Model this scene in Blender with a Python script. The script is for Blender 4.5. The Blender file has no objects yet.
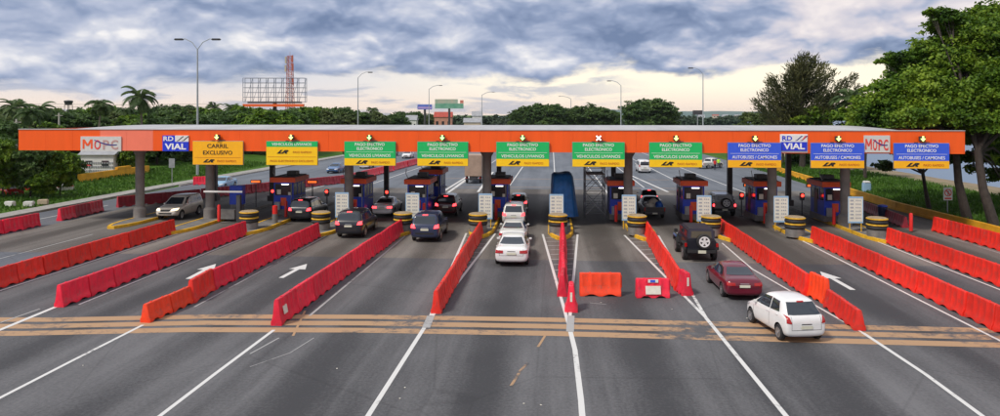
import bpy, bmesh, math, random
import numpy as np
from mathutils import Vector, Matrix
from mathutils.bvhtree import BVHTree
R = math.radians
random.seed(7); rng = np.random.default_rng(11)
scn = bpy.context.scene
col = scn.collection

# ------------------------------------------------------------------ camera, sky, sun, exposure
HC, F, HOR = 9.0, 700.0, 114.0           # camera height, focal length in photo pixels, horizon row
TH = math.atan(0.0734)                   # the camera is turned a little left of the road's axis
CT, ST = math.cos(TH), math.sin(TH)
cd = bpy.data.cameras.new('camera'); cam = bpy.data.objects.new('camera', cd); col.objects.link(cam)
cam.location = (0, 0, HC); cam.rotation_euler = (R(90), 0, TH)
cd.sensor_width = 36; cd.lens = 36 * F / 1000; cd.shift_y = -(208 - HOR) / 1000
cd.clip_start = 0.5; cd.clip_end = 12000
scn.camera = cam
scn.view_settings.view_transform = 'Standard'; scn.view_settings.look = 'None'
scn.view_settings.gamma = 1; scn.view_settings.use_curve_mapping = False
scn.view_settings.exposure = 0.45
SUN_EL, SUN_AZ = R(50), R(226)           # azimuth clockwise from +Y: high, behind the camera and left
sd = bpy.data.lights.new('sun', 'SUN'); so = bpy.data.objects.new('sun', sd); col.objects.link(so)
sd.energy = 2.3; sd.angle = R(9); sd.color = (1.0, 0.93, 0.83)
sdir = Vector((math.sin(SUN_AZ) * math.cos(SUN_EL), math.cos(SUN_AZ) * math.cos(SUN_EL), math.sin(SUN_EL)))
so.rotation_euler = sdir.to_track_quat('Z', 'Y').to_euler(); so.location = sdir * 100

world = bpy.data.worlds.new('World'); scn.world = world; world.use_nodes = True
def build_world():
    nt = world.node_tree; N = nt.nodes; K = nt.links; N.clear()
    def new(t, **k):
        n = N.new(t)
        for a, b in k.items(): setattr(n, a, b)
        return n
    def put(sock, v):
        if isinstance(v, bpy.types.NodeSocket): K.new(v, sock)
        else: sock.default_value = v
    def M(op, a, b=None, c=None, clamp=False):
        n = new('ShaderNodeMath', operation=op, use_clamp=clamp); put(n.inputs[0], a)
        if b is not None: put(n.inputs[1], b)
        if c is not None: put(n.inputs[2], c)
        return n.outputs[0]
    def mr(v, a, b, c=0.0, d=1.0, smooth=True):
        n = new('ShaderNodeMapRange', interpolation_type='SMOOTHSTEP' if smooth else 'LINEAR'); put(n.inputs[0], v)
        for i, x in enumerate((a, b, c, d)): put(n.inputs[i + 1], x)
        return n.outputs[0]
    def mix(f, a, b):
        n = new('ShaderNodeMix', data_type='RGBA'); put(n.inputs[0], f)
        for s, v in ((6, a), (7, b)): put(n.inputs[s], v if isinstance(v, bpy.types.NodeSocket) else (*v, 1))
        return n.outputs[2]
    def noise(vec, scale, det, rough=.55, dist=0.0):
        n = new('ShaderNodeTexNoise', noise_dimensions='2D'); K.new(vec, n.inputs['Vector']); n.inputs['Scale'].default_value = scale
        n.inputs['Detail'].default_value = det; n.inputs['Roughness'].default_value = rough; n.inputs['Distortion'].default_value = dist
        return n.outputs[0]
    tc = new('ShaderNodeTexCoord'); sep = new('ShaderNodeSeparateXYZ'); K.new(tc.outputs['Generated'], sep.inputs[0])
    x, y, z = sep.outputs
    az = M('ARCTAN2', x, y); el = M('ARCSINE', z)
    def vec(sx, sy, ox=0.0, oy=0.0, w=0.0):
        c = new('ShaderNodeCombineXYZ'); K.new(M('MULTIPLY_ADD', az, sx, ox), c.inputs[0]); K.new(M('MULTIPLY_ADD', el, sy, oy), c.inputs[1]); c.inputs[2].default_value = w
        return c.outputs[0]
    # lower edge of the cloud deck against azimuth (elevation in radians * 10)
    ramp = new('ShaderNodeValToRGB'); K.new(mr(az, -0.80, 0.65, smooth=False), ramp.inputs[0])
    cr = ramp.color_ramp; cr.interpolation = 'B_SPLINE'
    pts = [(-0.69, .25), (-0.58, .30), (-.50, .34), (-.42, .38), (-.36, .54), (-.28, .72), (-.20, .62), (-.10, .60), (0.0, .58), (.08, .60), (.2, .70), (.38, .72), (.6, .74)]
    while len(cr.elements) < len(pts): cr.elements.new(0.5)
    for e, (a, v) in zip(cr.elements, pts): e.position = (a + .80) / 1.45; e.color = (v, v, v, 1)
    edge = M('MULTIPLY', ramp.outputs[0], 0.1)
    def puff(oy):
        wv = new('ShaderNodeTexNoise', noise_dimensions='2D'); wv.inputs['Scale'].default_value = 1.6; wv.inputs['Detail'].default_value = 4; K.new(vec(6.5, 13, 0, oy), wv.inputs['Vector'])
        ms = new('ShaderNodeVectorMath', operation='MULTIPLY_ADD'); K.new(wv.outputs['Color'], ms.inputs[0]); ms.inputs[1].default_value = (.42, .42, .42); K.new(vec(6.5, 13, 0, oy), ms.inputs[2])
        vo = new('ShaderNodeTexVoronoi', feature='SMOOTH_F1', voronoi_dimensions='2D'); vo.inputs['Scale'].default_value = 1.0; vo.inputs['Detail'].default_value = 3.0; vo.inputs['Roughness'].default_value = .46; vo.inputs['Smoothness'].default_value = .7; vo.inputs['Lacunarity'].default_value = 2.3; vo.normalize = True
        K.new(ms.outputs[0], vo.inputs['Vector']); return M('SUBTRACT', 1.0, vo.outputs['Distance'])
    n1 = noise(vec(5.0, 12), 1.0, 8, .58, .2)
    p1 = puff(0.0); p2 = puff(.16)
    n2 = noise(vec(2.4, 6, 3.1, 1.7), 1.0, 4, .48, .3)
    n3 = noise(vec(22, 60, 5.0, 2.0), 1.0, 5, .6, .2)
    # deck coverage
    d = M('SUBTRACT', el, edge); d = M('ADD', d, M('MULTIPLY', M('SUBTRACT', n1, .5), .085)); d = M('ADD', d, M('MULTIPLY', M('SUBTRACT', n3, .5), .012)); d = M('ADD', d, M('MULTIPLY', M('SUBTRACT', p1, .62), .05))
    cover = mr(d, -.006, .012)
    # deck colour: bases blue-grey, tops lit
    relief = M('ADD', M('MULTIPLY', M('SUBTRACT', p1, p2), 2.0), M('MULTIPLY', M('SUBTRACT', p1, .62), 1.0))
    tone = M('ADD', M('ADD', M('MULTIPLY', M('SUBTRACT', n2, .5), 2.0), relief), .53)
    tone = M('ADD', tone, M('MULTIPLY', M('SUBTRACT', n3, .5), .12))
    base_dark = mr(d, .0, .055)
    tone = M('ADD', tone, M('MULTIPLY', M('SUBTRACT', base_dark, .75), .42))
    tone = M('ADD', tone, mr(az, -.7, .5, -.02, .06))
    c1 = new('ShaderNodeValToRGB'); K.new(tone, c1.inputs[0]); r = c1.color_ramp
    r.elements[0].position = 0.0; r.elements[0].color = (.165, .225, .365, 1)
    r.elements[1].position = 1.0; r.elements[1].color = (.86, .84, .84, 1)
    for p, c in ((.30, (.27, .335, .49, 1)), (.55, (.42, .47, .61, 1)), (.78, (.62, .64, .72, 1))):
        e = r.elements.new(p); e.color = c
    warm = M('MULTIPLY', mr(az, .05, .35), mr(tone, .35, .8))
    deck = mix(M('MULTIPLY', warm, .38), c1.outputs[0], (.76, .63, .62))
    # the clear strip below it
    low = mix(mr(az, -.40, .06), (.70, .69, .72), (1.05, .95, .76))
    low = mix(mr(el, .050, .0), low, (.92, .76, .64))
    wisps = mr(noise(vec(7, 50, 8.0, 0.0), 1.0, 5, .55, .3), .50, .64)
    low = mix(M('MULTIPLY', M('MULTIPLY', wisps, .70), mr(az, .18, -.02)), low, (.40, .44, .55))
    vis = mix(cover, low, deck)
    # high sky outside the picture: brighter broken cloud with Nishita sky showing through
    sky = new('ShaderNodeTexSky', sky_type='NISHITA'); sky.sun_disc = False; sky.sun_elevation = SUN_EL; sky.sun_rotation = SUN_AZ
    sky.altitude = 10; sky.air_density = 1.0; sky.dust_density = 2.0
    sc = new('ShaderNodeMix', data_type='RGBA'); sc.blend_type = 'MULTIPLY'; sc.inputs[0].default_value = 1; K.new(vis, sc.inputs[6]); sc.inputs[7].default_value = (8.1, 8.1, 8.1, 1)
    gapm = M('MULTIPLY', mr(noise(vec(3, 6, 1, 4), 1.0, 4), .58, .72), mr(el, .12, .4, 0.10, 1.0))
    up = mix(mr(el, .17, .6), sc.outputs[2], (4.3, 4.5, 5.1))
    fin = mix(M('MULTIPLY', gapm, .75), up, sky.outputs[0])
    bg = new('ShaderNodeBackground'); K.new(fin, bg.inputs[0]); bg.inputs[1].default_value = 0.10
    out = new('ShaderNodeOutputWorld'); K.new(bg.outputs[0], out.inputs[0])
build_world()

# ------------------------------------------------------------------ photo <-> world
def W(L, D): return (L * CT - D * ST, L * ST + D * CT)
def G(px, row, z=0.0):                    # point at height z seen at that pixel
    D = F * (HC - z) / (row - HOR); x, y = W((px - 500) / F * D, D)
    return Vector((x, y, z))
def P(px, row, D):                        # point at camera depth D
    x, y = W((px - 500) / F * D, D); return Vector((x, y, HC + (HOR - row) / F * D))
def XY(px, Y):                            # X where pixel column px crosses world row Y
    t = (px - 500) / F; D = Y / (t * ST + CT); return (t * CT - ST) * D
def DZ(px, row, Y):                       # height at world row Y
    t = (px - 500) / F; D = Y / (t * ST + CT); return HC + (HOR - row) / F * D

# ------------------------------------------------------------------ materials
def mat(name, base, rough=.6, metal=0.0, spec=.5, var=.0, vscale=3.0, bump=0.0, bscale=20.0, emit=None, estr=0.0, coat=0.0, col2=None, stretch=None, thin=False):
    m = bpy.data.materials.new(name); m.use_nodes = True; nt = m.node_tree; b = nt.nodes['Principled BSDF']
    b.inputs['Base Color'].default_value = (*base, 1); b.inputs['Roughness'].default_value = rough
    b.inputs['Metallic'].default_value = metal; b.inputs['Specular IOR Level'].default_value = spec
    if coat: b.inputs['Coat Weight'].default_value = coat; b.inputs['Coat Roughness'].default_value = .06
    tc = nt.nodes.new('ShaderNodeTexCoord'); mp = nt.nodes.new('ShaderNodeMapping'); nt.links.new(tc.outputs['Object'], mp.inputs[0])
    if stretch: mp.inputs['Scale'].default_value = stretch
    if var or col2:
        n = nt.nodes.new('ShaderNodeTexNoise'); n.inputs['Scale'].default_value = vscale; n.inputs['Detail'].default_value = 6; n.inputs['Roughness'].default_value = .62
        nt.links.new(mp.outputs[0], n.inputs['Vector'])
        rp = nt.nodes.new('ShaderNodeValToRGB'); nt.links.new(n.outputs[0], rp.inputs[0])
        rp.color_ramp.elements[0].position = .32; rp.color_ramp.elements[1].position = .68
        c2 = col2 if col2 else tuple(min(1, c * (1 + var)) for c in base)
        c1 = base if col2 else tuple(c * (1 - var) for c in base)
        rp.color_ramp.elements[0].color = (*c1, 1); rp.color_ramp.elements[1].color = (*c2, 1)
        nt.links.new(rp.outputs[0], b.inputs['Base Color'])
    if bump:
        n2 = nt.nodes.new('ShaderNodeTexNoise'); n2.inputs['Scale'].default_value = bscale; n2.inputs['Detail'].default_value = 5
        nt.links.new(mp.outputs[0], n2.inputs['Vector'])
        bp = nt.nodes.new('ShaderNodeBump'); bp.inputs['Strength'].default_value = bump; bp.inputs['Distance'].default_value = .03
        nt.links.new(n2.outputs[0], bp.inputs['Height']); nt.links.new(bp.outputs[0], b.inputs['Normal'])
    if emit: b.inputs['Emission Color'].default_value = (*emit, 1); b.inputs['Emission Strength'].default_value = estr
    return m

def weather(m, dirt=(.16, .10, .085), amt=.50):
    """scuffs, sun-bleached patches and a different shade for every piece"""
    nt = m.node_tree; N = nt.nodes; K = nt.links; b = N['Principled BSDF']; src = b.inputs['Base Color'].links[0].from_socket
    oi = N.new('ShaderNodeObjectInfo'); hs = N.new('ShaderNodeHueSaturation'); mr = N.new('ShaderNodeMapRange'); K.new(oi.outputs['Random'], mr.inputs[0]); mr.inputs[3].default_value = .82; mr.inputs[4].default_value = 1.14
    K.new(mr.outputs[0], hs.inputs['Value']); K.new(src, hs.inputs['Color'])
    ma = N.new('ShaderNodeMath'); ma.operation = 'MULTIPLY'; ma.inputs[1].default_value = 37; K.new(oi.outputs['Random'], ma.inputs[0])
    tc = N.new('ShaderNodeTexCoord'); ad = N.new('ShaderNodeVectorMath'); ad.operation = 'ADD'; K.new(tc.outputs['Object'], ad.inputs[0]); K.new(ma.outputs[0], ad.inputs[1])
    n = N.new('ShaderNodeTexNoise'); n.inputs['Scale'].default_value = 2.6; n.inputs['Detail'].default_value = 9; n.inputs['Roughness'].default_value = .72; K.new(ad.outputs[0], n.inputs['Vector'])
    rp = N.new('ShaderNodeValToRGB'); K.new(n.outputs[0], rp.inputs[0]); rp.color_ramp.elements[0].position = .54; rp.color_ramp.elements[0].color = (0, 0, 0, 1); rp.color_ramp.elements[1].position = .68; rp.color_ramp.elements[1].color = (amt, amt, amt, 1)
    mx = N.new('ShaderNodeMix'); mx.data_type = 'RGBA'; K.new(rp.outputs[0], mx.inputs[0]); K.new(hs.outputs[0], mx.inputs[6]); mx.inputs[7].default_value = (*dirt, 1); K.new(mx.outputs[2], b.inputs['Base Color'])

def leaf_mat(name, c1, c2, c3, scale=.35):
    m = bpy.data.materials.new(name); m.use_nodes = True; nt = m.node_tree; b = nt.nodes['Principled BSDF']
    b.inputs['Roughness'].default_value = .55; b.inputs['Specular IOR Level'].default_value = .25
    tc = nt.nodes.new('ShaderNodeTexCoord'); n = nt.nodes.new('ShaderNodeTexNoise'); n.inputs['Scale'].default_value = scale; n.inputs['Detail'].default_value = 3
    nt.links.new(tc.outputs['Object'], n.inputs['Vector'])
    n2 = nt.nodes.new('ShaderNodeTexNoise'); n2.inputs['Scale'].default_value = scale * 9; n2.inputs['Detail'].default_value = 2
    nt.links.new(tc.outputs['Object'], n2.inputs['Vector'])
    ad = nt.nodes.new('ShaderNodeMath'); ad.operation = 'MULTIPLY_ADD'; nt.links.new(n2.outputs[0], ad.inputs[0]); ad.inputs[1].default_value = .6; nt.links.new(n.outputs[0], ad.inputs[2])
    rp = nt.nodes.new('ShaderNodeValToRGB'); nt.links.new(ad.outputs[0], rp.inputs[0])
    rp.color_ramp.elements[0].position = .55; rp.color_ramp.elements[0].color = (*c1, 1)
    rp.color_ramp.elements[1].position = 1.05 if False else 1.0; rp.color_ramp.elements[1].color = (*c3, 1)
    e = rp.color_ramp.elements.new(.78); e.color = (*c2, 1)
    nt.links.new(rp.outputs[0], b.inputs['Base Color'])
    tr = nt.nodes.new('ShaderNodeBsdfTranslucent'); nt.links.new(rp.outputs[0], tr.inputs[0])
    mx = nt.nodes.new('ShaderNodeMixShader'); mx.inputs[0].default_value = .35
    nt.links.new(b.outputs[0], mx.inputs[1]); nt.links.new(tr.outputs[0], mx.inputs[2])
    nt.links.new(mx.outputs[0], nt.nodes['Material Output'].inputs[0])
    return m

ISL = [-28.5, -22.8, -17.1, -11.4, -5.3, .7, 6.8, 12.8, 18.4, 23.5]   # toll island axes

def road_mat(name, c1, c2, track=.0, seam=0.0):
    """weathered paving: fine aggregate, broad patches, lengthwise tyre stains down the lane middles, cracks"""
    m = bpy.data.materials.new(name); m.use_nodes = True; nt = m.node_tree; b = nt.nodes['Principled BSDF']; N = nt.nodes; K = nt.links
    b.inputs['Roughness'].default_value = .78; b.inputs['Specular IOR Level'].default_value = .35
    tc = N.new('ShaderNodeTexCoord')
    def mp(s):
        a = N.new('ShaderNodeMapping'); a.inputs['Scale'].default_value = s; K.new(tc.outputs['Object'], a.inputs[0]); return a.outputs[0]
    def nz(v, sc, det=6, ro=.6):
        a = N.new('ShaderNodeTexNoise'); K.new(v, a.inputs['Vector']); a.inputs['Scale'].default_value = sc; a.inputs['Detail'].default_value = det; a.inputs['Roughness'].default_value = ro; return a.outputs[0]
    def MM(op, a, bb, c=None):
        a_ = N.new('ShaderNodeMath'); a_.operation = op
        for i, v in enumerate((a, bb, c)):
            if v is None: continue
            if isinstance(v, bpy.types.NodeSocket): K.new(v, a_.inputs[i])
            else: a_.inputs[i].default_value = v
        return a_.outputs[0]
    big = nz(mp((.16, .07, 1)), 1.0, 7, .62); streak = nz(mp((1.1, .035, 1)), 1.0, 5, .6); fine = nz(mp((1, 1, 1)), 9.0, 3, .7); grain = nz(mp((1, 1, 1)), 60.0, 2, .7)
    v = MM('MULTIPLY_ADD', streak, .65, MM('MULTIPLY_ADD', big, .85, MM('MULTIPLY_ADD', fine, .50, MM('MULTIPLY', grain, .50))))
    v = MM('MULTIPLY_ADD', v, 2.3, -2.32)
    sep = N.new('ShaderNodeSeparateXYZ'); K.new(tc.outputs['Object'], sep.inputs[0])
    if track:
        ph = MM('MULTIPLY', MM('ADD', sep.outputs[0], -.7 + 3.0), 2 * math.pi / 5.85)     # lane centres
        w = MM('COSINE', ph, 0.0); w = MM('MAXIMUM', w, 0.0); w = MM('POWER', w, 1.6)
        w = MM('MULTIPLY', w, MM('MULTIPLY_ADD', streak, 1.3, -.1))
        v = MM('SUBTRACT', v, MM('MULTIPLY', w, track))
    rp = N.new('ShaderNodeValToRGB'); K.new(v, rp.inputs[0]); rp.color_ramp.elements[0].position = .0; rp.color_ramp.elements[1].position = 1.0
    rp.color_ramp.elements[0].color = (*c1, 1); rp.color_ramp.elements[1].color = (*c2, 1)
    # cracks and tar seams
    vo = N.new('ShaderNodeTexVoronoi'); vo.feature = 'DISTANCE_TO_EDGE'; vo.inputs['Scale'].default_value = .13; K.new(mp((1, .55, 1)), vo.inputs['Vector'])
    cr = N.new('ShaderNodeMapRange'); K.new(vo.outputs[0], cr.inputs[0]); cr.inputs[1].default_value = .002; cr.inputs[2].default_value = .006; cr.inputs[3].default_value = .62; cr.inputs[4].default_value = 1
    mx = N.new('ShaderNodeMix'); mx.data_type = 'RGBA'; mx.blend_type = 'MULTIPLY'; mx.inputs[0].default_value = .35
    K.new(rp.outputs[0], mx.inputs[6]); K.new(cr.outputs[0], mx.inputs[7])
    K.new(mx.outputs[2], b.inputs['Base Color'])
    bp = N.new('ShaderNodeBump'); bp.inputs['Strength'].default_value = .25; bp.inputs['Distance'].default_value = .01; K.new(grain, bp.inputs['Height']); K.new(bp.outputs[0], b.inputs['Normal'])
    return m

def paint_mat(name, c, wear=.5):
    """road paint, worn through to the paving by noise"""
    m = bpy.data.materials.new(name); m.use_nodes = True; nt = m.node_tree; b = nt.nodes['Principled BSDF']; N = nt.nodes; K = nt.links
    b.inputs['Roughness'].default_value = .7
    tc = N.new('ShaderNodeTexCoord'); n = N.new('ShaderNodeTexNoise'); n.inputs['Scale'].default_value = 2.2; n.inputs['Detail'].default_value = 8; n.inputs['Roughness'].default_value = .75
    K.new(tc.outputs['Object'], n.inputs['Vector'])
    n2 = N.new('ShaderNodeTexNoise'); n2.inputs['Scale'].default_value = .22; n2.inputs['Detail'].default_value = 3; K.new(tc.outputs['Object'], n2.inputs['Vector'])
    a = N.new('ShaderNodeMath'); a.operation = 'ADD'; K.new(n.outputs[0], a.inputs[0]); K.new(n2.outputs[0], a.inputs[1])
    rp = N.new('ShaderNodeValToRGB'); K.new(a.outputs[0], rp.inputs[0])
    rp.color_ramp.elements[0].position = wear * .8 + .42 - .14; rp.color_ramp.elements[0].color = (.085, .083, .088, 1)
    rp.color_ramp.elements[1].position = min(1, wear * .8 + .56 - .10); rp.color_ramp.elements[1].color = (*c, 1)
    K.new(rp.outputs[0], b.inputs['Base Color'])
    return m

MT = {}
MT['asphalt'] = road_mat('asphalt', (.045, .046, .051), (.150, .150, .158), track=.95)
MT['concrete'] = road_mat('toll_concrete', (.070, .062, .056), (.215, .200, .185), track=1.05)
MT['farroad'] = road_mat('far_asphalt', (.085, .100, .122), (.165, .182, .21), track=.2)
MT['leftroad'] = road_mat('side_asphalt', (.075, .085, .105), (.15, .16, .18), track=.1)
MT['line'] = paint_mat('white_road_paint', (.62, .62, .61), .50)
MT['lineold'] = paint_mat('worn_white_road_paint', (.36, .36, .36), .60)
MT['stripe'] = paint_mat('faded_orange_road_paint', (.40, .25, .14), .66)
MT['kerbY'] = mat('yellow_kerb_paint', (.74, .42, .02), .65, var=.3, vscale=2.5)
MT['kerb'] = mat('kerb_concrete', (.30, .29, .27), .85, var=.25, vscale=2)
MT['slab'] = mat('island_concrete', (.17, .165, .16), .85, var=.3, vscale=1.3, bump=.2)
MT['column'] = mat('column_concrete', (.215, .20, .19), .8, var=.18, vscale=1.2, bump=.15)
MT['steel_dark'] = mat('dark_steel_column', (.045, .035, .04), .5, var=.3)
MT['fascia'] = mat('orange_fascia_panel', (.90, .105, .004), .42, var=.06, vscale=1.2, stretch=(1, 1, .12))
MT['fascia_faded'] = mat('faded_fascia_panel', (.88, .20, .12), .5, var=.05, vscale=.6)
MT['roof'] = mat('roof_sheet', (.42, .42, .43), .5, var=.15, vscale=.5, stretch=(1, .1, 1))
MT['soffit'] = mat('soffit', (.12, .11, .11), .8, var=.2)
MT['orange'] = mat('orange_red_barrier_plastic', (.76, .026, .014), .42, var=.18, vscale=1.6, bump=.08, bscale=8)
MT['orange2'] = mat('bright_orange_barrier_plastic', (.86, .058, .012), .4, var=.14, vscale=1.8, bump=.08, bscale=8)
MT['crimson'] = mat('crimson_barrier_plastic', (.80, .016, .050), .42, var=.2, vscale=1.5, bump=.08, bscale=8)
MT['maroon'] = mat('dusty_maroon_barrier_plastic', (.42, .030, .050), .55, var=.25, vscale=1.2)
for _k in ('orange', 'orange2', 'crimson', 'maroon'): weather(MT[_k])
MT['white'] = mat('white_sheet', (.75, .75, .74), .5, var=.06, vscale=4)
MT['offwhite'] = mat('price_board_sheet', (.70, .67, .58), .5, var=.08, vscale=5)
MT['ltblue'] = mat('pale_blue_paint', (.30, .48, .68), .5)
MT['blue'] = mat('booth_blue_panel', (.015, .055, .50), .42, var=.15)
MT['red'] = mat('booth_red_panel', (.85, .10, .02), .45, var=.12)
MT['redpost'] = mat('red_bollard_paint', (.72, .025, .02), .4, var=.1)
MT['black'] = mat('black_rubber', (.018, .018, .02), .7, var=.2)
MT['tireY'] = mat('yellow_tyre_paint', (.62, .36, .03), .6, var=.25, vscale=3)
MT['capb'] = mat('weathered_lid', (.33, .25, .16), .75, var=.25, vscale=3)
MT['darkglass'] = mat('dark_glass', (.022, .030, .040), .10, spec=.9, coat=.3)
MT['boothglass'] = mat('booth_glass', (.025, .028, .035), .15, spec=.7)
MT['dgrey'] = mat('dark_grey_metal', (.05, .05, .055), .5, var=.2)
MT['galv'] = mat('galvanised_steel', (.34, .35, .37), .45, metal=.4, var=.15)
MT['lamppost'] = mat('lamp_post_steel', (.33, .36, .38), .5, var=.1)
MT['sgreen'] = mat('sign_green', (.008, .48, .12), .42, var=.04)
MT['sblue'] = mat('sign_blue', (.035, .105, .72), .42, var=.04)
MT['vblue'] = mat('logo_blue', (.015, .04, .62), .42)
MT['sorange'] = mat('sign_amber', (.96, .47, .008), .42, var=.04)
MT['syellow'] = mat('sign_yellow', (.96, .60, .006), .42, var=.04)
MT['ink'] = mat('black_ink', (.012, .012, .012), .5)
MT['inkw'] = mat('white_lettering', (.85, .86, .85), .45)
MT['inko'] = mat('orange_lettering', (.50, .13, .008), .5)
MT['inkr'] = mat('red_lettering', (.70, .06, .05), .5)
MT['inkg'] = mat('grey_lettering', (.48, .28, .26), .5)
MT['navy'] = mat('navy_ink', (.02, .025, .22), .5)
MT['sigG'] = mat('green_signal_lens', (.3, .9, .3), .3, emit=(.38, 1.0, .22), estr=1.6)
MT['sigY'] = mat('yellow_green_signal_lens', (.6, .9, .3), .3, emit=(.80, 1.0, .22), estr=1.5)
MT['sigX'] = mat('white_red_signal_lens', (.9, .7, .7), .3, emit=(1.0, .66, .60), estr=1.5)
MT['sigR'] = mat('red_signal_lens', (.9, .02, .02), .3, emit=(1.0, .03, .02), estr=5)
MT['lampW'] = mat('white_tube_light', (.9, .9, .9), .3, emit=(1.0, .95, .85), estr=2.2)
MT['tail'] = mat('red_tail_lamp', (.38, .008, .008), .2, coat=.5)
MT['tailon'] = mat('lit_brake_lamp', (.8, .02, .02), .2, emit=(1.0, .05, .06), estr=3.0)
MT['head'] = mat('clear_head_lamp', (.62, .64, .66), .12, coat=.6)
MT['headon'] = mat('lit_head_lamp', (.9, .85, .7), .12, emit=(1, .8, .5), estr=1.6)
MT['plate'] = mat('licence_plate', (.62, .62, .50), .5, var=.08, vscale=20)
MT['rim'] = mat('alloy_rim', (.42, .42, .43), .3, metal=.7)
MT['tarp'] = mat('blue_tarpaulin', (.015, .15, .46), .5, var=.25, vscale=1.5, bump=.5, bscale=3)
MT['yellowwall'] = mat('yellow_wall_paint', (.66, .33, .01), .7, var=.2, vscale=.8)
MT['housew'] = mat('white_render', (.62, .62, .60), .8, var=.1, vscale=.6)
MT['housec'] = mat('cream_render', (.50, .42, .30), .8, var=.1, vscale=.6)
MT['houser'] = mat('salmon_render', (.50, .24, .17), .8, var=.12, vscale=.6)
MT['roofr'] = mat('red_roof', (.38, .06, .04), .7, var=.2, vscale=1)
MT['roofg'] = mat('grey_roof', (.30, .31, .33), .7, var=.2, vscale=1)
MT['bark'] = mat('tree_bark', (.042, .032, .027), .9, var=.35, vscale=3, bump=.6, bscale=6)
MT['palmbark'] = mat('palm_bark', (.17, .14, .11), .9, var=.3, vscale=2, bump=.5, bscale=6)
MT['leafA'] = leaf_mat('broad_leaves_bright', (.022, .062, .008), (.088, .175, .013), (.24, .34, .03))
MT['leafB'] = leaf_mat('broad_leaves_dark', (.036, .075, .024), (.068, .13, .034), (.12, .19, .045))
MT['leafC'] = leaf_mat('broad_leaves_olive', (.05, .078, .028), (.09, .13, .040), (.15, .19, .06))
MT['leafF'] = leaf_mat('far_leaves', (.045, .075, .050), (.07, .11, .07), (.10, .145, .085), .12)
MT['needle'] = leaf_mat('casuarina_needles', (.035, .048, .018), (.075, .085, .032), (.15, .15, .06))
MT['palm'] = leaf_mat('palm_fronds', (.035, .07, .024), (.07, .12, .04), (.13, .18, .06))
MT['grassblade'] = leaf_mat('grass_blades', (.035, .085, .010), (.06, .14, .016), (.10, .20, .03), .5)
MT['pole'] = mat('pale_utility_pole', (.45, .43, .38), .8, var=.15)
MT['towerR'] = mat('tower_red_paint', (.42, .10, .06), .6)
MT['frameB'] = mat('billboard_steel', (.16, .19, .25), .5)
MT['catwalk'] = mat('orange_catwalk', (.85, .13, .02), .5)
MT['skin'] = mat('skin', (.20, .11, .07), .6)
MT['neon'] = mat('neon_vest', (.42, .80, .03), .6, emit=(.4, .8, .05), estr=.0)
MT['shirt'] = mat('red_shirt', (.65, .03, .03), .7)
MT['jeans'] = mat('dark_trousers', (.03, .035, .06), .8)
MT['cargo'] = mat('pale_sacks', (.55, .52, .44), .8, var=.2, vscale=3)
MT['cargoB'] = mat('blue_sack', (.02, .12, .50), .6, var=.2)
MT['tan'] = mat('tan_truck_box', (.36, .26, .20), .7, var=.15, vscale=1.5)
def car_paint(n, c, rough=.28): return mat(n, c, rough, spec=.5, coat=.7, var=.04, vscale=2)
CP = {'white': car_paint('white_car_paint', (.76, .76, .76)), 'pearl': car_paint('pearl_white_car_paint', (.66, .66, .64)),
      'silver': car_paint('champagne_silver_car_paint', (.66, .62, .55)), 'black': car_paint('black_car_paint', (.012, .014, .022)),
      'navy': car_paint('dark_blue_car_paint', (.018, .028, .075)), 'wine': car_paint('wine_red_car_paint', (.125, .005, .020)),
      'maroon': car_paint('dark_maroon_car_paint', (.07, .008, .012)), 'sky': car_paint('light_blue_car_paint', (.22, .42, .62)),
      'red': car_paint('red_car_paint', (.45, .015, .02)), 'grey': car_paint('grey_car_paint', (.18, .19, .20)), 'steelblue': car_paint('steel_blue_car_paint', (.045, .13, .30)),
      'cream': car_paint('cream_car_paint', (.62, .58, .42))}

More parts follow.
